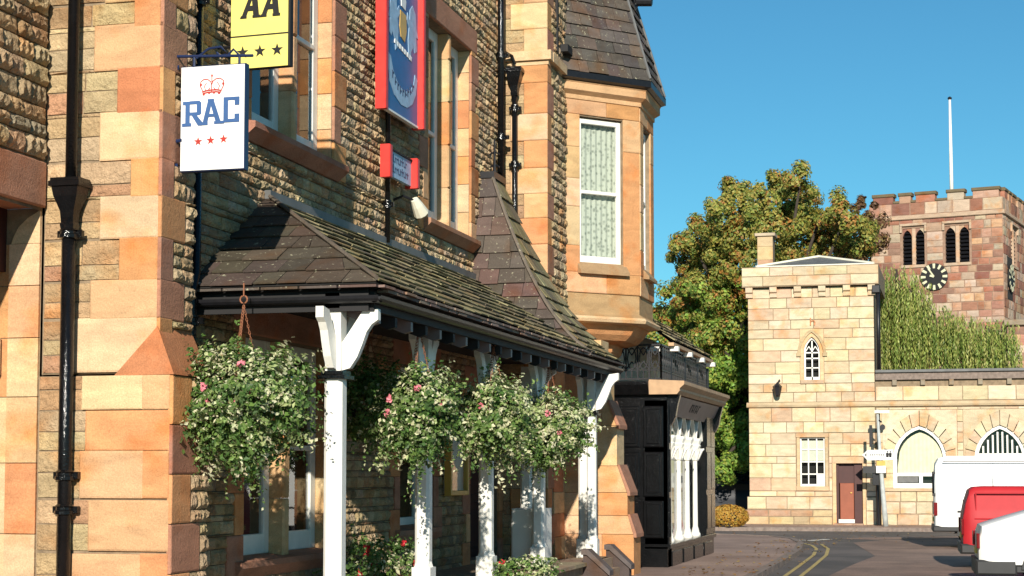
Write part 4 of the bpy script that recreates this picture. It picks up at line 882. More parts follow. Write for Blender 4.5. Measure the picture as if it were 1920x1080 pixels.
def hanging_basket(c, rx, rz, n, label, pale, flowers, hook_z, size=.045, petal='pink'):
    t = thing('hanging_basket', tuple(c + V((0, 0, -.2))), label, 'hanging basket', 'hanging flower baskets along the veranda')
    mm = MB(); mm.lathe(c + V((0, 0, -.05)), [(.02, -.2), (.12, -.17), (.19, -.08), (.22, .0), (.23, .02), (.2, .02)], 12); mm.build('basket', 'soil', t)
    mm = MB(); tp = V((c.x, c.y, hook_z - .1))
    for k in range(3):
        a = k * 2.1 + .5; q = c + V((cos(a) * .2, sin(a) * .2, 0))
        n_ = int((tp - q).length / .03)
        for j in range(n_):
            p = lerp(q, tp, (j + .5) / n_); d = (tp - q).normalized(); x = d.cross(V((0, 0, 1)) if j % 2 else V((0, 1, 0))).normalized() * .008
            mm.tube([p - d * .018, p - d * .009 + x, p + d * .009 + x, p + d * .018], .004, 4); mm.tube([p - d * .018, p - d * .009 - x, p + d * .009 - x, p + d * .018], .004, 4)
    mm.tube([tp + V((.035 * cos(k), 0, .05 + .035 * sin(k))) for k in [2 * pi * j / 12 for j in range(13)]], .008, 6); mm.tube([tp + V((0, 0, .08)), tp + V((0, 0, .2))], .007, 5); mm.build('chain', 'rust', t)
    mm = MB(); foliage(mm, c, rx, rz, n, size, pale, .3); tag(mm.build('foliage', 'leaf', t), kind='stuff')
    for k in range(flowers):
        a = random.uniform(-2.6, -.4); p = c + V((cos(a) * rx * .62, sin(a) * rx * .62, rz * random.uniform(-.1, .5))); mm = MB()
        for j in range(14): leaf(mm, p + rdir() * .03, rdir() + V((0, -.6, .2)), .045, (.7, .2, .25))
        mm.build('flower', petal, t)
    return t
c = at(455, 762, Y=14.28)
hanging_basket(c, .80, .72, 16000, 'largest bushy hanging basket of green and cream ivy by the sunlit pier', .30, 5, 3.36, .046)
c = at(785, 775, X=-5.25); hanging_basket(c, .56, .62, 9500, 'round green hanging basket with pink blooms in front of the second white post', .26, 5, 3.3, .046)
c = at(925, 780, X=-5.25); hanging_basket(c, .60, .64, 9000, 'pale cream-leaved hanging basket in front of the third white post', .55, 2, 3.3, .05)
c = at(1030, 808, X=-5.25); hanging_basket(c, .66, .58, 8500, 'farthest pale green hanging basket before the porch posts', .5, 2, 3.3, .05)
c = at(692, 760, X=-6.25); hanging_basket(c, .52, .58, 5000, 'dark shaded hanging basket under the veranda roof behind the first post', .1, 0, 3.35, .055)
def tub(c, r, h, label, n, pal, petal, nf):
    t = thing('flower_tub', tuple(c), label, 'flower tub', 'flower tubs at the foot of the veranda'); mm = MB(); mm.lathe(c, [(r * .6, 0), (r * .78, h * .7), (r * .9, h), (r * .95, h), (r * .95, h + .04), (r * .8, h + .04)], 14); mm.build('pot', 'terracotta', t)
    mm = MB(); foliage(mm, c + V((0, 0, h + .14)), r * 1.5, .42, n, .05, pal, .2, 7); tag(mm.build('foliage', 'leaf', t), kind='stuff')
    for k in range(nf):
        a = random.uniform(-3, 0); p = c + V((cos(a) * r * .9, sin(a) * r * .9, h + random.uniform(.1, .45))); mm = MB()
        for j in range(12): leaf(mm, p + rdir() * .03, rdir() + V((0, -.6, .2)), .05, (.5, .02, .03))
        mm.build('flower', petal, t)
p = at(985, 1060, X=-5.1); tub(V((p.x, p.y, .1)), .34, .2, 'leafy flower tub standing before the fourth white post', 3200, .3, 'redpetal', 2)
p = at(680, 1075, X=-6.3); tub(V((-6.3, p.y, .45)), .3, .12, 'low tub of red flowers beneath the shaded window, near first post', 2000, .15, 'redpetal', 5)
p = at(740, 1078, X=-6.2); tub(V((-6.2, p.y, .45)), .28, .1, 'low tub of red and cream flowers beneath the shaded window, near second post', 1800, .3, 'redpetal', 3)

# ================================================================== SHOP
shop = thing('shop', (-6, 32, 0), 'black shop with white slender columns, tan cornice and iron balcony beyond the hotel', 'shop')
XS, S0, S1 = -4.93, 29.45, 35.15
FSf = Fr((XS, 0, 0), (0, 1, 0), (1, 0, 0)); FSs = Fr((0, S0, 0), (1, 0, 0), (0, -1, 0))
mm = MB(); mm.box(-9, XS - .55, S0 + .6, S1 - .02, .0, 3.2); mm.box(-9, XS - .02, S0 + .02, S1 - .02, 3.0, 3.3); mm.build('shop_core', 'blackmatt', shop)
mm = MB(); mm.fbox(FSf, S0, S1, -.05, .42, -.4, .0, .01); mm.fbox(FSf, S0 - .02, S1 + .02, .42, .50, -.4, .05, .012); mm.fbox(FSs, -7, XS - .0, -.05, .45, -.4, .02); plinth = mm.build('stall_riser', 'black', shop)
for k in range(4): mm = MB(); mm.fbox(FSf, S0 + .35 + k * 1.3, S0 + 1.45 + k * 1.3, .08, .36, -.01, .022, .015); mm.build('riser_panel', 'black', plinth)
# pilasters
for a0, a1 in ((S0, S0 + .22), (S1 - 1.25, S1)):
    mm = MB(); mm.fbox(FSf, a0, a1, .5, 3.0, -.4, .03, .012)
    n = 2 if a1 - a0 > .5 else 1
    for k in range(n):
        x0 = a0 + .05 + k * (a1 - a0 - .06) / n; x1 = x0 + (a1 - a0 - .1) / n - .04
        for z0, z1 in ((.62, 1.3), (1.4, 2.15), (2.25, 2.9)): mm.fbox(FSf, x0, x1, z0, z1, .028, .045, .012)
    mm.build('pilaster', 'black', shop)
# panelled black side towards the camera
mm = MB(); mm.fbox(FSs, -7, XS - .001, .45, 3.05, -.3, 0)
for x0, x1 in ((-6.6, -5.9), (-5.82, -5.42), (-5.36, -5.0)):
    for z0, z1 in ((.6, 1.25), (1.32, 2.1), (2.18, 2.9)): mm.fbox(FSs, x0, x1, z0, z1, -.01, .028, .018); mm.fbox(FSs, x0 + .06, x1 - .06, z0 + .06, z1 - .06, .02, .04, .012)
mm.build('side_panelling', 'black', shop)
# window bay: columns, capitals, arches, glass, goods inside
wa0, wa1 = S0 + .3, S1 - 1.3
cols = [29.95, 31.02, 32.02, 33.02]
for y in cols:
    mm = MB(); mm.lathe((XS - .06, y, 0), [(.10, .5), (.10, .56), (.075, .6), (.065, .66), (.05, .7), (.045, 1.9), (.045, 2.0)], 12); co = mm.build('column', 'white', shop, True)
    mm = MB(); mm.lathe((XS - .06, y, 0), [(.05, 1.96), (.075, 1.98), (.06, 2.02), (.10, 2.12), (.06, 2.14), (.12, 2.26), (.10, 2.28), (.14, 2.36), (.14, 2.40)], 9)
    for k in range(8): a = k * pi / 4; mm.tube([(XS - .06 + .06 * cos(a), y + .06 * sin(a), 2.0), (XS - .06 + .13 * cos(a), y + .13 * sin(a), 2.16), (XS - .06 + .18 * cos(a), y + .18 * sin(a), 2.2)], [.025, .03, .012], 5)
    mm.build('capital', 'white', co)
for y0, y1 in zip([wa0] + cols, cols + [wa1 + .1]):
    mm = MB(); h = (y1 - y0) / 2; cx = (y0 + y1) / 2; P = []; Q_ = []
    for k in range(9):
        t = k / 8; P.append((cx - h + .05 + t * (h - .05), 2.36 + .42 * sin(t * pi / 2)))
    pts = P + [(2 * cx - a, b) for a, b in P[::-1]]
    for (a, b), (a2, b2) in zip(pts[:-1], pts[1:]): mm.prism(FSf, [(a, b), (a2, b2), (a2, b2 + .06), (a, b + .06)], -.10, -.03)
    mm.build('arch', 'white', shop)
mm = MB(); mm.quad(FSf(wa0, .5, -.16), FSf(wa1, .5, -.16), FSf(wa1, 2.95, -.16), FSf(wa0, 2.95, -.16)); mm.build('shop_window', 'glass', shop)
for k, (y, w_, z0, h, mt) in enumerate(((30.3, .3, .55, .5, 'signred'), (30.7, .25, .55, .7, 'gold'), (31.4, .4, .55, .45, 'offwhite'), (31.8, .3, .55, .9, 'curtain'), (32.4, .5, .55, .4, 'signred'), (33.3, .3, .55, .8, 'offwhite'))):
    mm = MB(); mm.lathe((XS - .42, y, z0), [(w_ * .35, 0), (w_ * .5, h * .3), (w_ * .42, h * .7), (w_ * .2, h * .85), (w_ * .25, h)], 10); mm.build('display_item', mt, shop)
mm = MB(); mm.fbox(FSf, wa0, wa1, 1.1, 2.9, -.53, -.5); mm.build('display_curtain', 'curtain', shop)
# leaning fascia with worn lettering, cornice
mm = MB(); mm.prism(Fr((XS, S0 + .12, 0), (1, 0, 0), (0, -1, 0)), [(-.1, 2.78), (.0, 2.74), (.02, 2.79), (.16, 3.08), (.05, 3.10), (-.1, 3.1)], -(S1 - S0 - .3), 0); fas = mm.build('fascia', 'fascia', shop)
mm = MB(); mm.prism(Fr((XS, S0 - .12, 0), (1, 0, 0), (0, -1, 0)), [(-.3, 3.1), (.19, 3.1), (.24, 3.16), (.24, 3.2), (.32, 3.27), (.32, 3.33), (-.3, 3.36)], -(S1 - S0 + .36), 0); mm.build('cornice', 'cornice', shop)
mm = MB(); mm.prism(Fr((0, S0 - .0, 0), (0, -1, 0), (-1, 0, 0)), [(-.2, 3.1), (.1, 3.1), (.2, 3.27), (.2, 3.33), (-.2, 3.36)], -XS + .3, 7); mm.build('cornice_return', 'black', shop)
for y in (S0 + .05, S1 - .14):
    mm = MB(); mm.prism(Fr((XS, y, 0), (1, 0, 0), (0, -1, 0)), [(0, 2.55), (.06, 2.56), (.14, 2.72), (.17, 2.9), (.22, 3.09), (0, 3.09)], -.12, 0); mm.build('console', 'black', shop)
ffr = Fr((XS + .093, 0, 2.93), (0, 1, 0), (.9, 0, -.43), V((.43, 0, .9))); mm = MB()
for k in range(5):
    a = 31.55 + k * .22
    mm.prism(ffr, [(a, -.08), (a + .035, -.08), (a + .035, .08), (a, .08)], .0, .004); mm.prism(ffr, [(a + .045, .05 - (k % 2) * .1), (a + .15, .05 - (k % 2) * .1), (a + .15, .08 - (k % 2) * .1), (a + .045, .08 - (k % 2) * .1)], 0, .004)
mm.build('fascia_marks', 'blackmatt', fas)
# upper balcony: white back wall, cast iron lattice, small slated roof with white brackets
mm = MB(); mm.box(-8, -5.85, S0 + .25, S1 - .1, 3.36, 4.35); mm.build('balcony_wall', 'offwhite', shop)
XBal = -5.06
def lattice(fr, a0, a1, b0, b1):
    mm = MB(); mm.fbox(fr, a0, a1, b0, b0 + .03, -.02, .02); mm.fbox(fr, a0, a1, b1 - .03, b1, -.02, .02); mm.fbox(fr, a0, a1, b0 + .16, b0 + .18, -.012, .012)
    n = max(2, round((a1 - a0) / .2)); w_ = (a1 - a0) / n
    for k in range(n + 1):
        a = a0 + k * w_; mm.fbox(fr, a - .014, a + .014, b0, b1, -.014, .014)
        if k < n:
            c = a + w_ / 2; zc = (b0 + b1) / 2 + .06
            pts = [(c + .075 * cos(t), zc + .19 * sin(t)) for t in [2 * pi * j / 12 for j in range(13)]]
            mm.stroke(fr, pts, .02, -.01, .01); mm.stroke(fr, [(a, b0 + .18), (c, zc - .05), (a + w_, b0 + .18)], .02, -.009, .009); mm.stroke(fr, [(a, b1 - .03), (c, zc + .06), (a + w_, b1 - .03)], .02, -.0095, .0095); mm.stroke(fr, [(c, b0 + .03), (c, b0 + .16)], .018, -.01, .01)
    return mm
lattice(Fr((XBal, 0, 0), (0, 1, 0), (1, 0, 0)), S0 + .15, S1 - .15, 3.37, 4.0).build('iron_railing', 'iron', shop)
lattice(Fr((0, S0 + .15, 0), (1, 0, 0), (0, -1, 0)), -6.1, XBal, 3.37, 4.0).build('iron_railing', 'iron', shop)
e0_, e1_ = V((-4.98, 30.4, 4.1)), V((-4.98, 35.5, 4.1)); t0_, t1_ = V((-5.75, 30.4, 4.72)), V((-5.75, 33.9, 4.72))
mm = MB(); mm.quad(e0_, e1_, t1_, t0_); mm.quad(*[p + V((0, 0, -.05)) for p in (e0_, e1_, t1_, t0_)]); mm.quad(e1_, V((-5.75, 35.5, 4.1)), t1_); br_ = mm.build('balcony_roof', 'deck', shop)
slates(br_, lambda t: lerp(e0_, t0_, t), lambda t: lerp(e1_, t1_, t), 5, .3, MPAL, .02)
mm = MB(); mm.box(-5.06, -4.96, 30.4, 35.5, 4.02, 4.08); mm.build('roof_board', 'cornice', br_)
for y in (30.6, 32.2, 33.8, 35.3): mm = MB(); mm.box(-5.5, -4.90, y - .08, y + .08, 3.93, 4.02, .01); mm.build('eaves_block', 'white', br_); mm = MB(); mm.tube([(XBal, y, 3.4), (XBal, y, 3.9)], .03, 8); mm.build('iron_post', 'iron', shop)

# ================================================================== LODGE AND SCREEN WALL
YG = 54.5; FG = Fr((0, YG, 0), (1, 0, 0), (0, -1, 0))
LP = [(.63, .51, .335), (.66, .54, .365), (.61, .48, .31), (.64, .52, .34), (.63, .46, .30), (.67, .56, .385), (.60, .43, .285), (.64, .52, .34), (.65, .53, .355)]
lodge = thing('lodge', (-4.5, YG, 0), 'square cream ashlar lodge with corbelled parapet and small pointed window', 'building')
LX0, LX1 = -6.5, -2.55
HD = (-3.78, -2.97, .15, 2.02); HW = (-4.9, -4.12, 1.3, 2.84); HA = (-4.74, -4.24, 4.66, 6.02)
wall(lodge, 'lodge_wall', FG, LX0, LX1, .0, 7.6, [HD, HW, HA], 'mortar', .28)
mm = MB(); mm.box(LX0, LX1, YG + .4, YG + 4.5, 0, 8.2); mm.box(LX0, LX0 + .02, YG, YG + .4, 0, 7.6); mm.box(LX1 - .02, LX1, YG, YG + .4, 0, 7.6); mm.build('lodge_core', 'mortar', lodge)
it = courses(LX0, LX1, .98, 3.78, [HD, (HW[0] - .12, HW[1] + .12, HW[2] - .15, HW[3] + .14), (HD[0] - .12, HD[1] + .12, 0, HD[3] + .22)], (.3, .42), (.4, 1.0), LP, .025, 'ash')
it += courses(LX0, LX1, 3.95, 7.6, [(HA[0] - .12, HA[1] + .12, HA[2] - .12, HA[3] + .25)], (.3, .4), (.4, 1.0), LP, .025, 'ash')
lay(lodge, FG, it, 'ashlar_block', 300, mat='stone', mat_a='stone_a', gap=.022)
FG2 = Fr((0, YG - .06, 0), (1, 0, 0), (0, -1, 0)); FG3 = Fr((0, YG - .12, 0), (1, 0, 0), (0, -1, 0))
mm = MB(); mm.fbox(FG, LX0 - .06, HD[0] - .12, 0, .97, .0, .06); mm.fbox(FG, LX0 - .12, HD[0] - .12, 0, .56, .06, .12); mm.fbox(FG, HD[1] + .1, LX1, 0, .97, 0, .06); mm.build('plinth_core', 'mortar', lodge)
lay(lodge, FG2, courses(LX0 - .06, HD[0] - .12, .58, .97, [], (.38, .4), (.5, .9), LP, .025, 'ash') + courses(HD[1] + .1, LX1, .1, .97, [], (.38, .4), (.3, .5), LP, .025, 'flat'), 'plinth_block', mat='stone', mat_a='stone_a', gap=.02)
lay(lodge, FG3, courses(LX0 - .12, HD[0] - .12, .1, .56, [], (.2, .25), (.4, .9), [(.48, .36, .21), (.52, .40, .22), (.44, .25, .16), (.46, .30, .19)], .035, 'flat'), 'plinth_block', mat='stone', mat_a='stone_a', gap=.02)
mm = MB(); mm.prism(Fr((LX0 - .06, YG, 0), (0, -1, 0), (-1, 0, 0)), [(0, 3.79), (.07, 3.80), (.09, 3.86), (.03, 3.95), (0, 3.95)], -(12 + 6.56), 0); o = mm.build('string_course', 'stone', lodge); o.color = (.52, .40, .25, 1)
# parapet on corbels
mm = MB(); mm.box(LX0 - .16, LX1 + .16, YG - .2, YG + 4.6, 7.62, 8.26); mm.build('parapet_core', 'mortar', lodge)
FPa = Fr((0, YG - .2, 0), (1, 0, 0), (0, -1, 0)); lay(lodge, FPa, courses(LX0 - .16, LX1 + .16, 7.64, 8.24, [], (.26, .34), (.6, 1.1), LP, .025, 'ash'), 'parapet_block', mat='stone', mat_a='stone_a', gap=.02)
for k in range(6):
    x = LX0 + .06 + k * .765; mm = MB(); mm.prism(Fr((x - .11, YG, 0), (0, -1, 0), (-1, 0, 0)), [(0, 7.28), (.08, 7.30), (.10, 7.42), (.18, 7.46), (.19, 7.615), (0, 7.615)], -.22, 0); o = mm.build('corbel', 'stone', lodge); o.color = (*pick(LP), 1)
mm = MB(); e = [V((LX0 + .3, YG - .14, 8.28)), V((LX1 + .0, YG - .14, 8.28)), V((LX1 + .0, YG + 4.2, 8.28)), V((LX0 + .3, YG + 4.2, 8.28))]; ap = V((-4.36, YG + 1.6, 8.76)); mm.add(e + [ap], [(0, 1, 4), (1, 2, 4), (2, 3, 4), (3, 0, 4), (0, 3, 2, 1)]); rf = mm.build('roof', 'lead', lodge)
mm = MB(); mm.tube([e[0], ap], .06, 6); mm.tube([e[1], ap], .06, 6); mm.tube([e[0] + V((0, 0, -.02)), e[1] + V((0, 0, -.02))], .045, 6); mm.build('hip_roll', 'offwhite', rf)
FCh = Fr((0, YG + .9, 0), (1, 0, 0), (0, -1, 0)); mm = MB(); mm.box(-6.28, -5.78, YG + .9, YG + 1.5, 8.2, 9.4); ch = mm.build('chimney', 'mortar', rf)
lay(lodge, FCh, courses(-6.28, -5.78, 8.3, 9.38, [], (.26, .4), (.3, .5), [(.58, .42, .24), (.52, .30, .19)], .025, 'ash'), 'chimney_block', mat='stone', mat_a='stone_a')
mm = MB(); mm.box(-6.36, -5.70, YG + .82, YG + 1.58, 9.4, 9.5, .01); o = mm.build('chimney_cap', 'stone', lodge); o.color = (.5, .4, .28, 1)
# ground window: 3 by 4 white bars
def barred(fr, a0, a1, b0, b1, nx, nz, c, parent, wd=.05):
    mm = MB()
    for q in ((a0, a0 + wd, b0, b1), (a1 - wd, a1, b0, b1), (a0 + wd, a1 - wd, b0, b0 + wd * 1.6), (a0 + wd, a1 - wd, b1 - wd, b1)): mm.fbox(fr, *q, c - .05, c)
    for k in range(1, nx): x = lerp(a0, a1, k / nx); mm.fbox(fr, x - .018, x + .018, b0 + wd, b1 - wd, c - .04, c - .004)
    for k in range(1, nz): z = lerp(b0, b1, k / nz); mm.fbox(fr, a0 + wd, a1 - wd, z - .018, z + .018, c - .042, c - .006)
    fo = mm.build('window', 'white', parent)
    for i in range(nx):
        for j in range(nz):
            g = MB(); x0, x1, z0, z1 = lerp(a0, a1, i / nx) + .02, lerp(a0, a1, (i + 1) / nx) - .02, lerp(b0, b1, j / nz) + .02, lerp(b0, b1, (j + 1) / nz) - .02
            g.quad(fr(x0, z0, c - .03), fr(x1, z0, c - .03), fr(x1, z1, c - .03), fr(x0, z1, c - .03)); g.build('pane', 'glass', fo)
    return fo
fo = barred(FG, HW[0], HW[1], HW[2], HW[3], 3, 4, -.06, lodge, .045)
mm = MB(); mm.fbox(FG, HW[0] + .04, HW[1] - .04, HW[2] + .8, HW[3] - .1, -.12, -.1); mm.build('blind', 'offwhite', fo)
mm = MB(); mm.fbox(FG, HW[1] - .27, HW[1] - .04, HW[2] + .05, HW[2] + .4, -.05, -.025); mm.build('notice', 'white', fo)
for nm, q, cx in (('window_lintel', (HW[0] - .12, HW[1] + .12, HW[3], HW[3] + .13), .05), ('window_sill', (HW[0] - .12, HW[1] + .12, HW[2] - .14, HW[2]), .08), ('window_jamb', (HW[1], HW[1] + .1, HW[2], HW[3]), .03), ('window_jamb', (HW[0] - .1, HW[0], HW[2], HW[3]), .03), ('door_lintel', (HD[0] - .12, HD[1] + .12, HD[3], HD[3] + .21), .03)):
    mm = MB(); mm.fbox(FG, *q, -.1, cx, .01); o = mm.build(nm, 'stone', lodge); o.color = (*jit((.58, .42, .26)), 1)
mm = MB(); mm.fbox(FG, HD[0] - .12, HD[0], .1, HD[3], -.1, .03, .01); mm.fbox(FG, HD[1], HD[1] + .1, .1, HD[3], -.1, .03, .01); o = mm.build('door_jamb', 'stone', lodge); o.color = (*PALE, 1)
# small pointed window with hood mould
def arc_pts(cx, hw, zs, za, n=8):
    """pointed arch from the left springing over the apex to the right one"""
    h = za - zs; R = (hw * hw + h * h) / (2 * hw); P = []
    th = math.atan2(h, R - hw)
    for k in range(n + 1):
        t = th * k / n; P.append((cx - hw + R - R * cos(t), zs + R * sin(t)))
    return P + [(2 * cx - a, b) for a, b in P[-2::-1]]
acx = (HA[0] + HA[1]) / 2; apts = arc_pts(acx, .25, 5.55, 6.02)
for sgn in (0, 1):
    half = apts[:9] if sgn == 0 else apts[8:]
    cor = (HA[0], 6.02) if sgn == 0 else (HA[1], 6.02)
    mm = MB(); mm.prism(FG, ([(HA[0] - .12, 5.5), (HA[0], 5.5)] + half + [(acx, 6.27), (HA[0] - .12, 6.27)] if sgn == 0 else [(acx, 6.27)] + half + [(HA[1], 5.5), (HA[1] + .12, 5.5), (HA[1] + .12, 6.27)])[::-1], -.28, .022); o = mm.build('arch_spandrel', 'stone', lodge); o.color = (*PALE, 1)
hood = arc_pts(acx, .40, 5.5, 6.22)
mm = MB(); mm.stroke(FG, hood, .09, 0, .08); mm.fbox(FG, acx - .48, acx - .34, 5.40, 5.52, 0, .09); mm.fbox(FG, acx + .34, acx + .48, 5.40, 5.52, 0, .09); o = mm.build('hood_mould', 'stone', lodge); o.color = (.50, .38, .22, 1)
for x0, x1 in ((HA[0] - .12, HA[0]), (HA[1], HA[1] + .12)): mm = MB(); mm.fbox(FG, x0, x1, HA[2] - .12, 5.5, -.05, .027); o = mm.build('window_jamb', 'stone', lodge); o.color = (*PALE, 1)
mm = MB(); mm.prism(FG, hood[::-1], .0, .02); o = mm.build('arch_field', 'stone', lodge); o.color = (*CREAM, 1)
bpy.data.objects.remove(o)
mm = MB(); mm.stroke(FG, arc_pts(acx, .325, 5.5, 6.12), .14, -.02, .026); o = mm.build('arch_ring', 'stone', lodge); o.color = (*PALE, 1)
mm = MB(); mm.stroke(FG, arc_pts(acx, .225, 5.55, 5.98), .05, -.1, -.06); wz = HA[2]
for q in ((HA[0], HA[0] + .05, wz, 5.6), (HA[1] - .05, HA[1], wz, 5.6), (acx - .02, acx + .02, wz, 5.9), (HA[0] + .05, HA[1] - .05, wz, wz + .09), (HA[0] + .05, HA[1] - .05, 5.02, 5.055), (HA[0] + .05, HA[1] - .05, 5.32, 5.36), (HA[0] + .05, HA[1] - .05, 5.5, 5.54)): mm.fbox(FG, *q, -.1, -.061)
mm.stroke(FG, [(HA[0] + .04, 5.55), (acx - .1, 5.72), (acx, 5.56), (acx + .1, 5.72), (HA[1] - .04, 5.55)], .025, -.1, -.062); aw = mm.build('pointed_window', 'white', lodge)
mm = MB(); mm.quad(FG(HA[0], wz, -.09), FG(HA[1], wz, -.09), FG(HA[1], 6.02, -.09), FG(HA[0], 6.02, -.09)); mm.build('pane', 'glass', aw)
mm = MB(); mm.fbox(FG, acx - .36, acx + .36, HA[2] - .13, HA[2] - .01, -.05, .07, .01); o = mm.build('window_sill', 'stone', lodge); o.color = (.5, .36, .24, 1)
mm = MB(); mm.box(LX0 + .1, LX1 - .1, YG + .32, YG + .39, 0, 8); mm.build('interior', 'room', lodge)
# door: brown leaf standing in a dark maroon frame
mm = MB(); mm.fbox(FG, HD[0], HD[0] + .07, HD[2], HD[3], -.2, -.1); mm.fbox(FG, HD[1] - .26, HD[1], HD[2], HD[3], -.2, -.1); mm.fbox(FG, HD[0] + .07, HD[1] - .26, HD[3] - .62, HD[3], -.22, -.18); mm.build('door_frame', 'doordark', lodge)
mm = MB(); mm.fbox(FG, HD[0] + .1, HD[1] - .28, HD[2] + .12, HD[3] - .62, -.25, -.17, .01); dr = mm.build('door', 'doorbrown', lodge)
mm = MB(); mm.fbox(FG, HD[0] + .05, HD[1] - .26, HD[2], HD[2] + .12, -.25, -.08, .01); mm.build('door_step', 'white', lodge); mm = MB(); mm.fbox(FG, HD[0] - .06, HD[1] + .02, .1, .15, -.1, .3); o = mm.build('threshold', 'stone', lodge); o.color = (.4, .26, .18, 1)
mm = MB(); mm.tube([FG(HD[1] - .36, 1.1, -.16), FG(HD[1] - .36, 1.1, -.12)], .025, 8); mm.build('door_knob', 'gold', dr)
# carved initial on the wall
mm = MB(); mm.stroke(FG, [(-4.52, 6.62), (-4.52, 6.38)], .035, .02, .05); mm.stroke(FG, [(-4.52, 6.5), (-4.42, 6.54), (-4.38, 6.46), (-4.40, 6.38)], .035, .02, .05); o = mm.build('carved_letter', 'stone', lodge); o.color = (*REDST, 1)
# wall lantern
s = thing('wall_lantern', (-5.55, YG - .2, 4.1), 'small black lantern hung from a bracket on the lodge wall', 'lantern'); mm = MB()
mm.tube([(-5.5, YG, 4.62), (-5.5, YG - .18, 4.66), (-5.56, YG - .26, 4.55)], .02, 6); mm.build('bracket', 'iron', s); mm = MB(); mm.lathe((-5.56, YG - .26, 4.12), [(.06, 0), (.09, .04), (.14, .3), (.16, .32), (.05, .42), (.02, .46)], 6); mm.build('lantern_body', 'iron', s)

# screen wall with pointed arches
scr = thing('screen_wall', (0, YG, 0), 'low cream stone screen wall with corbelled parapet and pointed arches', 'wall')
AR = [(-2.03, -.41, 3.2), (.42, 1.95, 3.2), (2.7, 4.3, 3.2), (4.9, 6.5, 3.2)]; SX1 = 7.2
boxes = [(a - .32, b + .32, 1.25, 3.68) for a, b, z in AR]
wall(scr, 'screen_face', FG, LX1, SX1, 0, 4.75, [(a, b, 1.25, 3.21) for a, b, z in AR], 'mortar', .25)
it = courses(LX1 + .02, SX1, .1, 1.22, [], (.28, .42), (.4, .8), LP + [(.46, .27, .17)], .03, 'flat') + courses(LX1 + .02, SX1, 1.25, 3.76, boxes, (.24, .4), (.35, .8), LP, .025, 'ash') + courses(LX1 + .02, SX1, 3.97, 4.42, [], (.42, .45), (.7, 1.1), LP, .025, 'ash')
lay(scr, FG, it, 'ashlar_block', 300, mat='stone', mat_a='stone_a', gap=.022)
for a, b, za in AR:
    cx, hw = (a + b) / 2, (b - a) / 2; zs = 2.15; inn = arc_pts(cx, hw, zs, za, 6); outr = arc_pts(cx, hw + .30, zs - .02, za + .46, 6)
    for i in range(len(inn) - 1):
        mm = MB(); q_ = [V((*inn[i], 0)), V((*inn[i + 1], 0)), V((*outr[i + 1], 0)), V((*outr[i], 0))]; q_ = [lerp(q_[0], q_[1], .05), lerp(q_[1], q_[0], .05), lerp(q_[2], q_[3], .05), lerp(q_[3], q_[2], .05)]; mm.prism(FG, [(v_.x, v_.y) for v_ in q_][::-1], -.2, .05 + random.uniform(-.006, .01)); o = mm.build('voussoir', 'stone', scr); o.color = (*pick(LP), 1)
    for sg in (0, 1):     # spandrels
        h = outr[:7] if sg == 0 else outr[6:]
        bx0, bx1 = a - .32, b + .32
        pts = ([(bx0, outr[0][1])] + h + [(bx0, 3.68)]) if sg == 0 else (h + [(bx1, outr[-1][1]), (bx1, 3.68)])
        if sg == 0: pts = [(bx0, zs)] + h + [(cx, 3.68), (bx0, 3.68)]
        else: pts = [(cx, 3.68)] + h + [(bx1, zs), (bx1, 3.68)]
        mm = MB(); mm.prism(FG, pts[::-1], -.02, .012); o = mm.build('spandrel', 'stone', scr); o.color = (*pick(LP), 1)
    for x0, x1 in ((a - .32, a), (b, b + .32)):
        for z0, z1 in ((1.25, 1.7), (1.7, zs - .02)): mm = MB(); mm.fbox(FG, x0, x1, z0 + .004, z1 - .004, -.2, .026, .006); o = mm.build('jamb_stone', 'stone', scr); o.color = (*pick(LP), 1)
    mm = MB(); mm.fbox(FG, a - .36, b + .36, 1.15, 1.25, -.1, .07, .01); o = mm.build('arch_sill', 'stone', scr); o.color = (.56, .42, .27, 1)
mm = MB(); mm.stroke(FG, [(a, b) for a, b in arc_pts((AR[0][0] + AR[0][1]) / 2, .72, 2.15, 3.08)], .16, -.08, -.0)
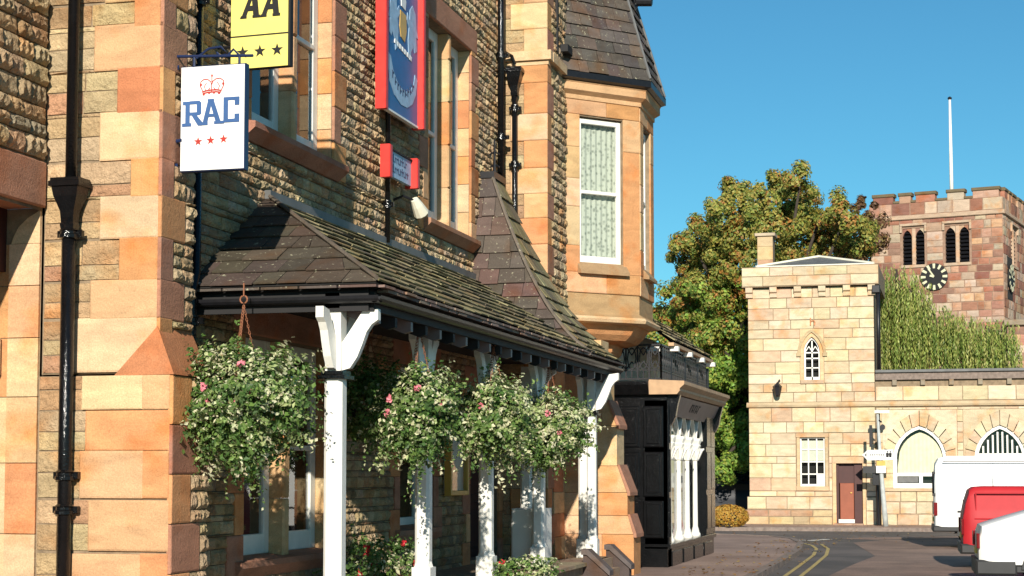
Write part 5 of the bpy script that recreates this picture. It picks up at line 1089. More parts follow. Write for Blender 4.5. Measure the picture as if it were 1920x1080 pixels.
for i, (a, b, za) in enumerate(AR[:3]):
    cx, hw = (a + b) / 2, (b - a) / 2; mm = MB(); mm.stroke(FG, arc_pts(cx, hw - .05, 2.15, za - .06), .12, -.1, -.02)
    mm.fbox(FG, a, a + .12, 1.25, 2.16, -.1, -.02); mm.fbox(FG, b - .12, b, 1.25, 2.16, -.1, -.02); mm.fbox(FG, a + .12, b - .12, 1.25, 1.40, -.1, -.021)
    if i == 0: mm.fbox(FG, a + .12, b - .12, 1.62, 1.72, -.1, -.022); mm.fbox(FG, cx - .03, cx + .08, 1.40, 1.62, -.1, -.023)
    else:
        mm.fbox(FG, a + .12, b - .12, 2.2, 2.32, -.1, -.022)
        for k in range(1, 9): x = lerp(a + .12, b - .12, k / 9); mm.fbox(FG, x - .025, x + .025, 2.32, 2.32 + max(.1, (za - .2 - 2.32) * (1 - abs(k / 4.5 - 1) ** 1.6)), -.09, -.03)
        for k in range(1, 5): x = lerp(a + .12, b - .12, k / 5); mm.fbox(FG, x - .03, x + .03, 1.4, 2.2, -.09, -.03)
        mm.fbox(FG, a + .12, b - .12, 2.0, 2.08, -.095, -.032)
    wf = mm.build('arch_window', 'white', scr)
    mm = MB(); mm.quad(FG(a, 1.25, -.12), FG(b, 1.25, -.12), FG(b, 3.2, -.12), FG(a, 3.2, -.12)); mm.build('pane', 'glass', wf)
    if i == 0:
        mm = MB(); n = 22; pts = arc_pts(cx + .02, hw - .14, 2.1, za - .22)
        def ztop(x): return max([1.75] + [lerp(p[1], q[1], (x - p[0]) / (q[0] - p[0])) for p, q in zip(pts[:-1], pts[1:]) if min(p[0], q[0]) <= x <= max(p[0], q[0]) and abs(q[0] - p[0]) > 1e-6])
        for k in range(n):
            x0 = lerp(a + .14, b - .14, k / n); x1 = lerp(a + .14, b - .14, (k + 1) / n); c0, c1 = (-.05, -.065) if k % 2 else (-.065, -.05)
            mm.quad(FG(x0, 1.72, c0), FG(x1, 1.72, c1), FG(x1, max(1.9, ztop(x1 - .001)), c1), FG(x0, max(1.9, ztop(x0 + .001)), c0))
        mm.build('blind', 'curtain', wf); mm = MB(); mm.fbox(FG, a + .14, cx - .06, 1.42, 1.6, -.07, -.05); mm.build('vent_panel', 'lead', wf)
mm = MB(); mm.box(LX1 + .05, SX1, YG + .3, YG + .45, 0, 4.7); mm.build('interior', 'room', scr)
mm = MB(); mm.box(LX1 + .02, SX1, YG - .12, YG + .35, 4.62, 4.84); mm.build('parapet', 'kerb', scr); mm = MB(); mm.box(LX1 + .02, SX1, YG - .2, YG + .42, 4.842, 4.93, .01); mm.build('coping', 'lead', scr)
for k in range(10):
    x = -1.95 + k * .86; mm = MB(); mm.fbox(FG, x - .07, x + .07, 4.44, 4.615, 0, .12, .01); o = mm.build('corbel', 'stone', scr); o.color = (.3, .25, .18, 1)
# dark rainwater pipe in the corner beside the lodge
s = thing('drainpipe', (-2.45, YG - .08, 0), 'black rainwater pipe down the corner between lodge and screen wall', 'drainpipe'); mm = MB(); mm.tube([(-2.42, YG - .08, 7.5), (-2.42, YG - .08, 4.95)], .06, 8); mm.build('pipe', 'iron', s, True); mm = MB(); mm.tube([(-2.45, YG - .1, 3.6), (-2.45, YG - .1, .1)], .05, 8); mm.build('pipe', 'iron', s, True); mm = MB(); mm.box(-2.6, -2.35, YG - .2, YG, 7.35, 7.6, .02); mm.build('hopper_head', 'iron', s)

# ================================================================== CHURCH TOWER
tw_r = radians(-12.4); TU = V((cos(tw_r), sin(tw_r), 0)); TN = V((sin(tw_r), -cos(tw_r), 0)); TO = at(1630, 412, Y=83); TO.z = 0
FT = Fr(TO, TU, TN); pr_ = at(1880, 392, Y=81.7); TW = (pr_ - TO).dot(TU); FTs = Fr(FT(TW, 0), -TN, TU)
tower = thing('church_tower', tuple(FT(TW / 2, 0, -3)), 'red sandstone church tower with battlements, louvred belfry windows and clock', 'church tower')
TP = [(.42, .22, .145), (.34, .165, .11), (.46, .28, .19), (.50, .37, .27), (.28, .13, .09), (.44, .29, .20), (.54, .41, .30), (.38, .18, .11), (.30, .17, .12), (.24, .12, .085), (.50, .30, .18), (.46, .36, .26)]
def zt(py, px=1700): return at(px, py, Y=82.5).z
ZW0, ZW1, ZSTR, ZPAR, ZMER = zt(497), zt(428), zt(408), zt(380), zt(367)
def apx(px): p = at(px, 450, Y=82.4); return (p - TO).dot(TU)
TWIN = [(apx(1690), apx(1733)), (apx(1774), apx(1821))]
wall(tower, 'tower_wall', FT, 0, TW, 0, ZPAR, [(a, b, ZW0, ZW1) for a, b in TWIN], 'mortar_red', .4)
wall(tower, 'tower_side_wall', FTs, 0, TW, 0, ZPAR, [(TW * .3, TW * .3 + 1.4, ZW0, ZW1)], 'mortar_red', .4)
mm = MB(); mm.fbox(FT, .3, TW - .3, 0, ZPAR - .3, -TW, -.45); mm.build('tower_core', 'room', tower)
lay(tower, FT, courses(0, TW, 5.5, ZSTR - .1, [(a - .1, b + .1, ZW0 - .15, ZW1 + .2) for a, b in TWIN], (.27, .44), (.3, .75), TP, .05, 'flat'), 'tower_stone', 300, mat='stone', mat_a='stone_a', gap=.035)
lay(tower, FT, courses(0, TW, ZSTR + .12, ZPAR, [], (.4, .5), (.5, .9), TP, .04, 'flat'), 'parapet_stone', 60, mat='stone', mat_a='stone_a', gap=.035)
lay(tower, FTs, courses(0, TW, 5.5, ZSTR - .1, [(TW * .3 - .1, TW * .3 + 1.5, ZW0 - .15, ZW1 + .2)], (.34, .5), (.35, .85), TP, .04, 'flat') + courses(0, TW, ZSTR + .12, ZPAR, [], (.4, .5), (.5, .9), TP, .04, 'flat'), 'tower_stone', 60, mat='stone', mat_a='stone_a')
mm = MB(); mm.fbox(FT, -.1, TW + .1, ZSTR - .1, ZSTR + .1, -.05, .12, .03); mm.fbox(FTs, .0, TW + .1, ZSTR - .099, ZSTR + .099, -.05, .11, .03); o = mm.build('string_course', 'stone', tower); o.color = (.5, .36, .25, 1)
mer = [(1632, 1672), (1684, 1707), (1717, 1755), (1779, 1812), (1829, 1880)]
for x0, x1 in mer:
    a0, a1 = max(0, apx(x0)), min(TW, apx(x1)); mm = MB(); mm.fbox(FT, a0, a1, ZPAR - .02, ZMER, -.4, .02, .02); o = mm.build('merlon', 'stone', tower); o.color = (*pick(TP), 1)
    mm = MB(); mm.fbox(FT, a0 - .05, a1 + .05, ZMER, ZMER + .16, -.46, .07, .03); o = mm.build('merlon_cap', 'stone', tower); o.color = (.17, .13, .075, 1)
    mm = MB(); mm.fbox(FTs, a0 if a0 > .5 else .45, a1, ZPAR - .02, ZMER, -.4, .02, .02); o = mm.build('merlon', 'stone', tower); o.color = (*pick(TP), 1); mm = MB(); mm.fbox(FTs, (a0 if a0 > .5 else .45) - .03, a1 + .05, ZMER, ZMER + .16, -.46, .07, .03); o = mm.build('merlon_cap', 'stone', tower); o.color = (.17, .13, .075, 1)
for i in range(4):
    a0, a1 = apx(mer[i][1]), apx(mer[i + 1][0]); mm = MB(); mm.fbox(FT, a0, a1, ZPAR, ZPAR + .12, -.42, .05, .02); o = mm.build('embrasure_sill', 'stone', tower); o.color = (.17, .13, .075, 1)
for fr, a, b in [(FT, *q) for q in TWIN] + [(FTs, TW * .3, TW * .3 + 1.4)]:
    cx = (a + b) / 2; mm = MB(); mm.fbox(fr, cx - .09, cx + .09, ZW0, ZW1, -.3, .0, .03); o = mm.build('window_mullion', 'stone', tower); o.color = (.54, .38, .26, 1)
    mm = MB(); mm.fbox(fr, a - .12, b + .12, ZW1 + .1, ZW1 + .22, 0, .12, .02); mm.fbox(fr, a - .12, a - .02, ZW1 - .2, ZW1 + .1, 0, .1); mm.fbox(fr, b + .02, b + .12, ZW1 - .2, ZW1 + .1, 0, .1); o = mm.build('hood_mould', 'stone', tower); o.color = (.5, .37, .26, 1); mm = MB(); mm.fbox(fr, a - .08, b + .08, ZW0 - .14, ZW0, -.1, .06, .01); o = mm.build('window_sill', 'stone', tower); o.color = (.5, .37, .26, 1)
    for p, q in ((a, cx - .09), (cx + .09, b)):
        c2 = (p + q) / 2; hw = (q - p) / 2; ar = arc_pts(c2, hw, ZW1 - .45, ZW1 - .08, 5)
        for half, cor in ((ar[:6], p), (ar[5:], q)):
            mm = MB(); mm.prism(fr, (([(cor, ZW1)] + half + [(c2, ZW1)]) if cor == p else ([(c2, ZW1)] + half + [(cor, ZW1)]))[::-1], -.22, -.04); o = mm.build('light_head', 'stone', tower); o.color = (*pick(TP), 1)
        for k in range(9):
            z = lerp(ZW0, ZW1 - .12, (k + .3) / 9); mm = MB(); f2 = Fr(fr(p, z), fr.n, -fr.u); mm.prism(f2, [(-.25, .12), (-.23, .15), (-.06, .02), (-.08, -.01)], -(q - p), 0); mm.build('louvre', 'iron', tower)
# clock
def clock(fr, a, z, r):
    mm = MB(); P = [(a + r * cos(t), z + r * sin(t)) for t in [2 * pi * k / 28 for k in range(28)]]; mm.prism(fr, P, .06, .12); ck = mm.build('clock_face', 'blackmatt', tower); mm = MB()
    for k in range(12):
        t = k * pi / 6; c_, s_ = cos(t), sin(t); r0, r1, hw = r * .62, r * .97, r * .075
        mm.prism(fr, [(a + c_ * r0 - s_ * hw, z + s_ * r0 + c_ * hw), (a + c_ * r0 + s_ * hw, z + s_ * r0 - c_ * hw), (a + c_ * r1 + s_ * hw * 1.3, z + s_ * r1 - c_ * hw * 1.3), (a + c_ * r1 - s_ * hw * 1.3, z + s_ * r1 + c_ * hw * 1.3)], .12, .135)
    mm.stroke(fr, [(a, z), (a - r * .42, z + r * .62)], r * .11, .136, .15); mm.stroke(fr, [(a, z), (a - r * .3, z + r * .1)], r * .15, .151, .165); mm.build('clock_marks', 'curtain', ck)
zc = zt(520, 1752); clock(FT, apx(1752), zc, .64); clock(FTs, 1.35, zc - .1, .66)
mm = MB(); mm.fbox(FTs, .75, 1.95, zc - 1.1, zc + .9, -.1, .03); mm.build('clock_recess', 'room', tower)
s = thing('flagpole', tuple(FT(apx(1776), ZPAR, -1.2)), 'tall white flagpole standing on the church tower roof', 'flagpole')
pb = FT(apx(1777), ZPAR - .6, -1.2); ptop = V((pb.x - .02, pb.y, zt(195) + .28)); mm = MB(); mm.tube([pb, lerp(pb, ptop, .5), ptop], [.10, .085, .055], 10); mm.build('pole', 'white', s, True); mm = MB(); mm.lathe(ptop, [(.05, 0), (.1, .04), (.1, .1), (.04, .15)], 8); mm.build('truck', 'iron', s)
mm = MB(); mm.tube([pb + V((.2, 0, .3)), pb + V((.22, 0, .95))], .06, 6); mm.tube([pb + V((.22, 0, .9)), pb + V((.4, 0, 1.0))], .04, 5); mm.build('cleat', 'iron', s)
# lower church wing to the right
s = thing('church_wing', (4.2, 78, 0), 'red sandstone buttressed church wing at the right edge beside the tower', 'church'); fr = Fr((2.05, 77, 0), (1, 0, 0), (0, -1, 0))
mm = MB(); mm.fbox(fr, 0, 6, 0, 8.2, -4, 0); mm.build('wing_wall', 'mortar_red', s); lay(s, fr, courses(0, 6, 5, 8.1, [], (.3, .45), (.4, .8), TP, .04, 'flat'), 'wing_stone', 40, mat='stone', mat_a='stone_a'); mm = MB(); mm.fbox(fr, -.15, 6, 8.1, 8.35, -4, .2, .03); o = mm.build('coping', 'stone', s); o.color = (.3, .24, .17, 1)

# ================================================================== TREES
AUT = [(.32, .32, .06), (.25, .29, .06), (.38, .29, .06), (.16, .22, .05), (.42, .38, .10)]; GRN = [(.17, .30, .045), (.22, .38, .06), (.12, .20, .035), (.30, .44, .07), (.38, .42, .07)]; ORG = [(.42, .18, .04), (.48, .24, .06), (.36, .15, .04), (.38, .22, .06)]
def tree(name, base, blobs, n, size, label, pal_fn, trunk_r=.3, group=None):
    """blobs: (centre, radius); leaves sit in clumps over the blobs, limbs reach every blob"""
    t = thing(name, tuple(base), label, 'tree', group); mm = MB(); top = max(b[0].z for b in blobs); mid = V((base.x, base.y, base.z + (top - base.z) * .35)); mm.tube([base, lerp(base, mid, .5) + V((.1, 0, 0)), mid], [trunk_r * 1.2, trunk_r, trunk_r * .8], 9)
    for c, r in blobs: k = lerp(mid, c, .5) + V((random.uniform(-.4, .4), 0, .3)); mm.tube([mid + V((0, 0, random.uniform(-1.5, .3))), k, c], [trunk_r * .45, trunk_r * .25, .04], 6)
    mm.build('trunk', 'bark', t, True); lf = MB(); tot = sum(r ** 2 for c, r in blobs)
    for c, r in blobs:
        cl = max(6, int(r * r * 16))
        clumps = [(c + rdir() * r * random.uniform(.45, 1.0), random.uniform(.18, .42)) for _ in range(cl)]; ln = int(n * r * r / tot)
        for i in range(ln):
            q, s_ = random.choice(clumps); d = rdir(); p = q + d * s_ * random.random() ** .5 * (.8 + .25 * r); leaf(lf, p, d + (p - c).normalized() * .7 + rdir() * .5, size, pal_fn(p))
    tag(lf.build('crown', 'leaf', t), kind='stuff'); return t
def mainpal(p):
    px, py, d = proj(p); h = p.z; k = noise.noise(p * .55); k2 = noise.noise(p * 1.7 + V((9, 3, 1)))
    if h < 6: base = GRN
    elif h < 8.5: base = GRN if random.random() < .5 else AUT
    else: base = AUT
    if (h > 6.3 and k2 > .26 and random.random() < .5) or (h > 5 and k > .38 and random.random() < .4): base = ORG
    return jit(random.choice(base), .25)
def bl(px, py, r, Y): p = at(px, py, Y=Y); return (p, r * p.y / F * 1.0)
b0 = [(1450, 440, 70), (1420, 520, 80), (1330, 520, 70), (1360, 610, 80), (1340, 690, 80), (1360, 790, 70), (1300, 600, 60), (1350, 870, 40), (1240, 640, 40), (1560, 460, 60), (1480, 375, 62), (1500, 345, 35), (1440, 385, 58), (1385, 380, 52), (1350, 400, 45), (1300, 450, 42), (1278, 470, 30), (1330, 470, 60), (1400, 460, 75), (1540, 400, 60), (1520, 460, 70), (1580, 420, 48), (1600, 455, 45), (1270, 560, 45), (1250, 600, 40), (1320, 560, 70), (1380, 570, 70), (1290, 640, 60), (1360, 660, 70), (1310, 730, 60), (1370, 760, 60), (1350, 830, 48), (1390, 850, 40), (1260, 680, 40)]
blobs = []
for i, (x, y, r) in enumerate(b0): blobs.append(bl(x, y, r, 62 + (i * 37 % 7 - 3) * .7))
tree('broadleaf_tree', at(1430, 990, Y=63) * 1.0, blobs, 150000, .13, 'big autumn tree turning green to orange behind the lodge', mainpal, .4)
b1 = [bl(1625, 400, 32, 74), bl(1612, 440, 40, 74), bl(1640, 440, 36, 74.5), bl(1600, 480, 36, 74)]
tree('copper_tree', V((-4.6, 75, 0)), b1, 5000, .16, 'purple-brown thinning tree beside the church tower', lambda p: jit(random.choice([(.16, .08, .04), (.20, .11, .05), (.14, .08, .05), (.22, .16, .05)]), .25), .25)
# weeping trees behind the screen wall
def willow(base, tops, label):
    t = thing('weeping_willow', tuple(base), label, 'tree', 'weeping trees behind the screen wall'); mm = MB(); pk = max(tops, key=lambda q: q[0].z)[0]; mm.tube([base, lerp(base, pk, .6), pk], [.22, .15, .05], 8)
    for q, w_, L, n in tops: mm.tube([lerp(base, pk, .6), lerp(base, q, .8) + V((0, 0, .4)), q], [.1, .06, .02], 5)
    mm.build('trunk', 'bark', t, True); lf = MB()
    for q, w_, L, n in tops:
        for k in range(n):
            a = random.uniform(0, 2 * pi); r = w_ * random.random() ** .5; p = q + V((cos(a) * r, sin(a) * r, -.35 * (r / w_) ** 2 * L * .35 + random.uniform(-.6, .35))); l = L * random.uniform(.3, 1.05); sw = V((cos(a) * .10, sin(a) * .10, 0)); tone = random.choice([(.24, .32, .07), (.36, .42, .10), (.13, .20, .04), (.44, .44, .14), (.28, .30, .08)])
            for j in range(int(l / .085)):
                z = j * .085; x = p + sw * min(1, z) + V((random.uniform(-.03, .03), random.uniform(-.03, .03), -z)); d = V((random.uniform(-.5, .5), random.uniform(-.5, .5), -1)).normalized(); sd = d.cross(V((random.uniform(-1, 1), random.uniform(-1, 1), .2))).normalized() * .022
                lf.add([x, x + d * .07 + sd, x + d * .15, x + d * .07 - sd], [(0, 1, 2), (0, 2, 3)], jit(tone, .25))
    tag(lf.build('crown', 'leaf', t), kind='stuff')
def wp(px, py, w_, L, n, Y=60): return (at(px, py, Y=Y), w_, L, n)
willow(V((-1.6, 60, 0)), [wp(1680, 505, .8, 4.2, 168), wp(1665, 540, .5, 3.6, 90), wp(1710, 530, .7, 3.6, 145), wp(1700, 560, .8, 3.0, 123), wp(1655, 600, .4, 2.2, 67)], 'tallest weeping tree hanging over the screen wall beside the lodge')
willow(V((.6, 60, 0)), [wp(1750, 585, .75, 2.6, 135), wp(1785, 600, .7, 2.3, 135), wp(1820, 605, .6, 2.2, 100), wp(1765, 620, .9, 1.9, 123)], 'middle weeping tree drooping over the screen wall below the clock')
willow(V((2.1, 60, 0)), [wp(1850, 610, .6, 2.1, 112), wp(1880, 615, .55, 2.0, 100), wp(1868, 640, .8, 1.6, 100)], 'rightmost weeping tree over the screen wall, lowest of the three')
# shrubs, hedge and a dark car in the side street
s = thing('golden_shrub', (-6.75, 51.2, .1), 'low round golden-orange shrub at the lodge corner', 'shrub'); lf = MB(); c0 = at(1366, 985, Y=51.2)
for i in range(2600):
    d = rdir(); p = V((c0.x, 51.2, .42)) + V((d.x * .62, d.y * .5, d.z * .36)) * random.uniform(.8, 1.0) ** .5
    leaf(lf, p, d + rdir() * .5, .075, jit(random.choice([(.50, .27, .04), (.58, .34, .06), (.42, .20, .03), (.46, .32, .06)]), .2))
tag(lf.build('foliage', 'leaf', s), kind='stuff'); mm = MB(); mm.lathe((c0.x, 51.2, .1), [(.3, 0), (.42, .15), (.35, .3), (.15, .42)], 9); mm.build('stems', 'bark', s)
def hedge(x0, x1, y, h, label, n, pal):
    t = thing('hedge', ((x0 + x1) / 2, y, 0), label, 'hedge'); mm = MB(); mm.box(x0, x1, y, y + 1.2, 0, h - .2); mm.build('branches', 'bark', t); lf = MB()
    for i in range(n):
        x = random.uniform(x0 - .1, x1 + .1); z = random.uniform(0, h); f = random.random(); yy = y - .05 if f < .75 else random.uniform(y, y + 1.2)
        if f >= .75: z = h - .15
        leaf(lf, V((x, yy - random.uniform(0, .2), z + random.uniform(-.1, .15))), V((random.uniform(-1, 1), -1, random.uniform(-.3, .8))), .15, jit(random.choice(pal), .25))
    tag(lf.build('foliage', 'leaf', t), kind='stuff')
hedge(-13, -5.9, 64.5, 4.2, 'hedge coloured near-black to stand in for shade in the gap left of the lodge', 9000, [(.010, .016, .008), (.014, .022, .010), (.008, .012, .007)])  # leaf colours near black: the gap's shade is put into the foliage

# ================================================================== VEHICLES (parked side by side, tails to the street)
def vehicle(name, label, cat, loc, rot, L, hw, prof_top, prof_bot, paint, wheels, belt, roof_in, group, glass=None, lamps=None, bumper=True, panel=None, wr=.29):
    """body lofted along its length: prof_top / prof_bot give roof and floor heights, sides tuck in above the belt"""
    t = thing(name, loc, label, cat, group); R_ = Matrix.Rotation(rot, 4, 'Z'); o0 = V(loc)
    def T(x, y, z): return o0 + (R_ @ V((x, y, z)))
    def ip(pr, x):
        for (x0, z0), (x1, z1) in zip(pr[:-1], pr[1:]):
            if x0 <= x <= x1: return lerp(z0, z1, (x - x0) / (x1 - x0) if x1 > x0 else 0)
        return pr[-1][1]
    xs = sorted(set([p[0] for p in prof_top] + [p[0] for p in prof_bot] + [L * k / 30 for k in range(31)])); rows = []; NZ = 12
    def half(x, z, zt_):
        e = min(1, (x / .22) if x < .22 else 1, ((L - x) / .3) if x > L - .3 else 1); plan = hw * (.90 + .10 * math.sqrt(max(0, 1 - (1 - e) ** 2)))
        if z > belt: plan -= roof_in * ((z - belt) / max(.2, 1.45 * 1 - belt + .0)) * (1 if prof_max < 1.7 else .45)
        else: plan -= .05 * max(0, (belt * .55 - z)) / belt
        if z > zt_ - .07: plan -= .05 * ((z - zt_ + .07) / .07) ** 2
        return plan
    prof_max = max(z for _, z in prof_top)
    mm = MB(); vs = []; fs = []
    for x in xs:
        zt_, zb_ = ip(prof_top, x), ip(prof_bot, x); ring_ = []
        fr_ = [0, .08, .2, .35, .5, .65, .78, .88, .94, .975, .99, 1.0]
        zz = [lerp(zb_, zt_, k) for k in fr_]
        for z in zz: ring_.append(T(x, -half(x, z, zt_), z))
        for z in zz[::-1]: ring_.append(T(x, half(x, z, zt_), z))
        rows.append(ring_)
    n = len(rows[0])
    for r in rows: vs += r
    for i in range(len(rows) - 1):
        for j in range(n): fs.append((i * n + j, (i + 1) * n + j, (i + 1) * n + (j + 1) % n, i * n + (j + 1) % n))
    fs += [tuple(range(n)), tuple(range(len(vs) - 1, len(vs) - n - 1, -1))]
    mm.add(vs, fs); body = mm.build('body', paint, t, False); me = body.data
    me.polygons.foreach_set('use_smooth', [True] * len(me.polygons)); 
    for p_ in me.polygons:
        if len(p_.vertices) > 4: p_.use_smooth = False
    ms = body.modifiers.new('edge', 'EDGE_SPLIT'); ms.split_angle = radians(32)
    for wx in wheels:
        for sy in (-1, 1):
            c = T(wx, sy * (hw - .12), wr); mm = MB(); ax = (T(0, 1, 0) - T(0, 0, 0)) * sy; mm.tube([c - ax * .10, c - ax * .095, c + ax * .085, c + ax * .10], [wr * .9, wr, wr, wr * .9], 24); wh = mm.build('wheel', 'tyre', t); mm = MB(); mm.tube([c + ax * .095, c + ax * .112, c + ax * .106], [wr * .62, wr * .58, wr * .2], 20); mm.build('rim', 'rim', wh)
            mm = MB(); q = T(wx, sy * (hw + .002), wr)
            P = []
            for k in range(15): a_ = pi * (k / 14); P.append((wr * 1.26 * cos(a_), wr * 1.26 * sin(a_)))
            fr_w = Fr(q, (T(1, 0, 0) - T(0, 0, 0)), ax)
            mm.prism(fr_w, P, -.2, .004); mm.build('wheel_arch', 'bumper', t)
            mm = MB(); mm.tube([c + ax * .118, c + ax * .124], [wr * .98, wr * .9], 24); mm.tube([c + ax * .1, c + ax * .128], [wr * .6, wr * .55], 20); mm.build('wheel_face', 'tyre', wh)
    def lbox(nm, x0, x1, y0, y1, z0, z1, mat, ch=.01):
        mm = MB(); fr_ = Fr(T(0, 0, 0), T(1, 0, 0) - T(0, 0, 0), T(0, -1, 0) - T(0, 0, 0)); mm.fbox(fr_, x0, x1, z0, z1, -y1, -y0, ch); return mm.build(nm, mat, t)
    if bumper: lbox('rear_bumper', -.05, .55, -hw + .0, hw - .0, bumper[0], bumper[1], 'bumper', .03); lbox('front_bumper', L - .4, L + .08, -hw, hw, bumper[0], bumper[1], 'bumper', .03); lbox('sill', .5, L - .5, -hw + .03, hw - .03, bumper[0] + .04, bumper[0] + .14, 'bumper')
    for (nm, x0, x1, y0, y1, z0, z1, mat) in (lamps or []): lbox(nm, x0, x1, y0, y1, z0, z1, mat)
    if panel:
        x0, x1, z0, z1, ins = panel; y = -hw + ins
        for q in ((x0, x1, z0, z0 + .02), (x0, x1, z1 - .02, z1), (x0, x0 + .02, z0 + .02, z1 - .02), (x1 - .02, x1, z0 + .02, z1 - .02)): lbox('panel_edge', q[0], q[1], y - .03, y, q[2], q[3], paint, .006)
    for (nm, pts, mat, th) in (glass or []):
        mm = MB(); fr_ = Fr(T(0, 0, 0), T(1, 0, 0) - T(0, 0, 0), T(0, -1, 0) - T(0, 0, 0)); mm.prism(fr_, pts, th - .02, th); mm.build(nm, mat, t)
    return t
VG = 'vehicles parked tail to the street'
# white van, farthest
vehicle('parked_van', 'tall white van parked beyond the red van before the arched wall', 'van', (-.62, 41.4, 0), radians(2), 4.6, .92,
        [(0, 1.6), (.03, 1.95), (.10, 2.07), (.3, 2.12), (3.2, 2.12), (3.45, 2.02), (4.0, 1.2), (4.5, .95), (4.6, .7)], [(0, .42), (4.6, .38)], 'vanwhite', (.85, 3.7), 1.1, .16, VG,
        [('side_window', [(3.0, 1.2), (3.75, 1.2), (3.4, 1.75), (3.0, 1.75)], 'room', .86)], [('tail_lamp', -.02, .06, -.90, -.80, .75, 1.05, 'lamp_red'), ('tail_lamp', -.02, .06, .80, .90, .75, 1.05, 'lamp_red'), ('mirror_hinge', -.05, .02, -.9, -.86, 1.2, 1.26, 'bumper'), ('mirror_hinge', -.05, .02, -.9, -.86, 1.7, 1.76, 'bumper'), ('rear_window', -.025, .02, -.6, .6, 1.25, 1.75, 'room'), ('door_seam', 1.3, 1.308, -.925, -.9, .5, 1.95, 'bumper'), ('rub_strip', .5, 4.2, -.935, -.9, .82, .87, 'bumper'), ('fuel_cap', .62, .76, -.932, -.9, .98, 1.12, 'lead'), ('roof_gutter', .2, 3.3, -.87, -.84, 1.98, 2.0, 'lead'), ('number_plate', -.03, 0, -.25, .25, .6, .7, 'yellow')], (.38, .52))
# red van
vehicle('parked_van', 'small red panel van parked between the white van and white car', 'van', (.0, 32.7, 0), radians(2), 4.0, .80,
        [(0, .95), (.05, 1.2), (.12, 1.42), (.2, 1.475), (.4, 1.49), (2.2, 1.49), (2.5, 1.40), (3.0, .98), (3.8, .82), (4.0, .6)], [(0, .36), (4.0, .34)], 'vanred', (.75, 3.2), .92, .16, VG,
        [('side_window', [(1.9, .98), (2.75, .98), (2.4, 1.36), (1.9, 1.38)], 'room', .755)], [('tail_lamp', -.03, .015, -.79, -.69, .62, .9, 'lamp_red'), ('tail_lamp', -.03, .015, .69, .79, .62, .9, 'lamp_red'), ('number_plate', -.03, 0, -.25, .25, .55, .65, 'yellow'), ('waist_line', .2, 3.6, -.815, -.79, .90, .92, 'vanred'), ('rub_strip', .3, 3.4, -.815, -.79, .56, .60, 'bumper'), ('door_seam', 1.75, 1.758, -.81, -.79, .4, 1.3, 'bumper')], (.28, .46), (.22, 1.7, 1.0, 1.38, .07))
# white car nearest
vehicle('parked_car', 'white saloon car tail at lower right, in front of the red van', 'car', (.22, 27.6, 0), radians(2), 4.2, .82,
        [(0, .80), (.05, .93), (.2, .98), (.45, 1.06), (.75, 1.15), (1.1, 1.33), (1.4, 1.41), (2.1, 1.40), (2.8, .98), (4.0, .80), (4.2, .6)], [(0, .42), (.3, .36), (4.2, .34)], 'vanwhite', (.98, 3.3), .90, .22, VG,
        [('side_window', [(.85, .99), (2.5, .95), (2.1, 1.32), (1.35, 1.33), (1.0, 1.2)], 'room', .74)], [('tail_lamp', -.03, .015, -.81, -.5, .60, .82, 'lamp_red'), ('tail_lamp', -.03, .015, .5, .81, .60, .82, 'lamp_red'), ('number_plate', -.03, 0, -.25, .25, .5, .6, 'yellow')], (.2, .43))
vehicle('parked_car', 'dark blue car, paint blackened to suggest deep shade, between the shop and the lodge', 'car', (-9.4, 61.5, 0), radians(4), 4.1, .82,
        [(0, .80), (.05, .93), (.6, 1.0), (1.1, 1.33), (1.4, 1.41), (2.1, 1.40), (2.8, .98), (4.0, .80), (4.1, .6)], [(0, .42), (4.1, .34)], 'carblue', (.9, 3.2), .90, .22, None,
        [('side_window', [(.85, .99), (2.5, .95), (2.1, 1.32), (1.35, 1.33), (1.0, 1.2)], 'room', .74)], [('tail_lamp', -.03, .015, -.81, -.5, .60, .82, 'lamp_red'), ('tail_lamp', -.03, .015, .5, .81, .60, .82, 'lamp_red')], (.2, .43))

# ================================================================== SIGNPOST by the lodge
YS_ = 53.2; s = thing('signpost', tuple(at(1658, 990, Y=YS_)), 'grey post with white pointed direction plate beside the lodge door', 'signpost'); FSg = Fr((0, YS_, 0), (1, 0, 0), (0, -1, 0))
def SP(px, py): p = at(px, py, Y=YS_); return (p.x, p.z)
pbt = at(1661, 990, Y=YS_); pbt.z = .1; ptp = at(1645, 768, Y=YS_); mm = MB(); pm = at(1652, 880, Y=YS_); mm.tube([pbt, pbt + (pm - pbt) * .3, pm, ptp], [.085, .08, .06, .04], 10); mm.build('post', 'greypost', s, True)
mm = MB(); mm.prism(FSg, [SP(1627, 863), SP(1675, 862), SP(1675, 843), SP(1627, 844), SP(1617, 853)], .06, .09); pl = mm.build('direction_plate', 'signwhite', s)
mm = MB(); mm.prism(FSg, [SP(1622, 853), SP(1625, 858), SP(1625, 848)], .0905, .094)
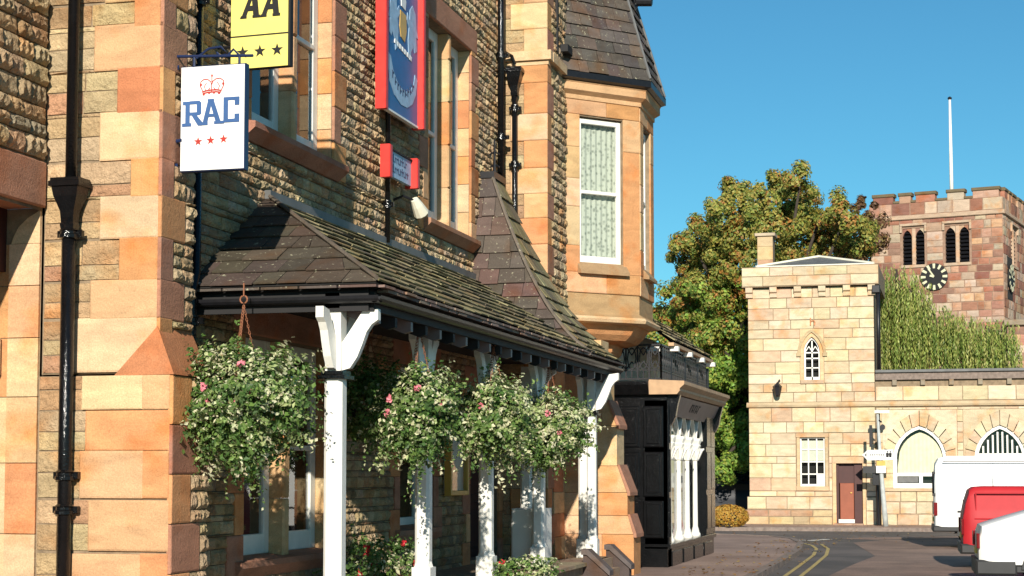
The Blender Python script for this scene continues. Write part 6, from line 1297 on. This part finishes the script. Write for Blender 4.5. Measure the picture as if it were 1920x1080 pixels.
for px in (1664, 1669.5):
    a, b = SP(px, 852); mm.prism(FSg, [(a - .035, b - .09), (a + .035, b - .09), (a + .045, b + .02), (a + .03, b + .05), (a - .03, b + .05), (a - .045, b + .02)], .0905, .094); mm.prism(FSg, [(a + .025 * cos(t), b + .08 + .025 * sin(t)) for t in [2 * pi * k / 8 for k in range(8)]], .0905, .094)
for k in range(8): a, b = SP(1632 + k * 3.4, 853); mm.prism(FSg, [(a, b - .03), (a + .018, b - .03), (a + .018, b + .03), (a, b + .03)], .0905, .093); mm.prism(FSg, [(a + .02, b - .005), (a + .04, b - .005), (a + .04, b + .012), (a + .02, b + .012)], .0905, .093)
mm.build('plate_marks', 'blackmatt', pl)
mm = MB(); q0, q1 = SP(1644, 873), SP(1660, 864); mm.fbox(FSg, q0[0], q1[0], q0[1], q1[1], .05, .08); mm.build('yellow_plate', 'gold', s)
mm = MB(); q0, q1 = SP(1643, 887), SP(1661, 873.5); mm.fbox(FSg, q0[0], q1[0], q0[1], q1[1], .04, .1, .01); mm.build('white_box', 'signwhite', s)
mm = MB(); q0, q1 = SP(1618, 887), SP(1642, 874); mm.fbox(FSg, q0[0], q1[0], q0[1], q1[1], -.05, -.02); mm.build('grey_plate', 'bumper', s)
mm = MB(); q0, q1 = SP(1636, 910), SP(1648, 887); mm.fbox(FSg, q0[0], q1[0], q0[1], q1[1], -.16, -.06, .01); mm.build('black_box', 'iron', s); mm = MB(); q0, q1 = SP(1630, 838), SP(1635, 797); mm.fbox(FSg, q0[0], q1[0], q0[1], q1[1], -.1, -.04); mm.build('black_bar', 'iron', s)
mm = MB(); a, b = SP(1655, 801); mm.prism(FSg, [(a + .075 * cos(t), b + .09 * sin(t)) for t in [2 * pi * k / 12 for k in range(12)]], -.04, .08); mm.tube([ptp + V((0, 0, -.3)), ptp + V((.12, -.05, -.38))], .025, 6); mm.build('round_lamp', 'iron', s)
mm = MB(); q0, q1 = SP(1640, 775), SP(1668, 769); mm.fbox(FSg, q0[0], q1[0], q0[1], q1[1], -.02, .1); mm.build('lamp_arm', 'offwhite', s)
mm = MB(); mm.tube([at(1648, 985, Y=YS_ + .5), at(1646, 900, Y=YS_ + .5)], .05, 8); mm.build('cable_pipe', 'iron', s)
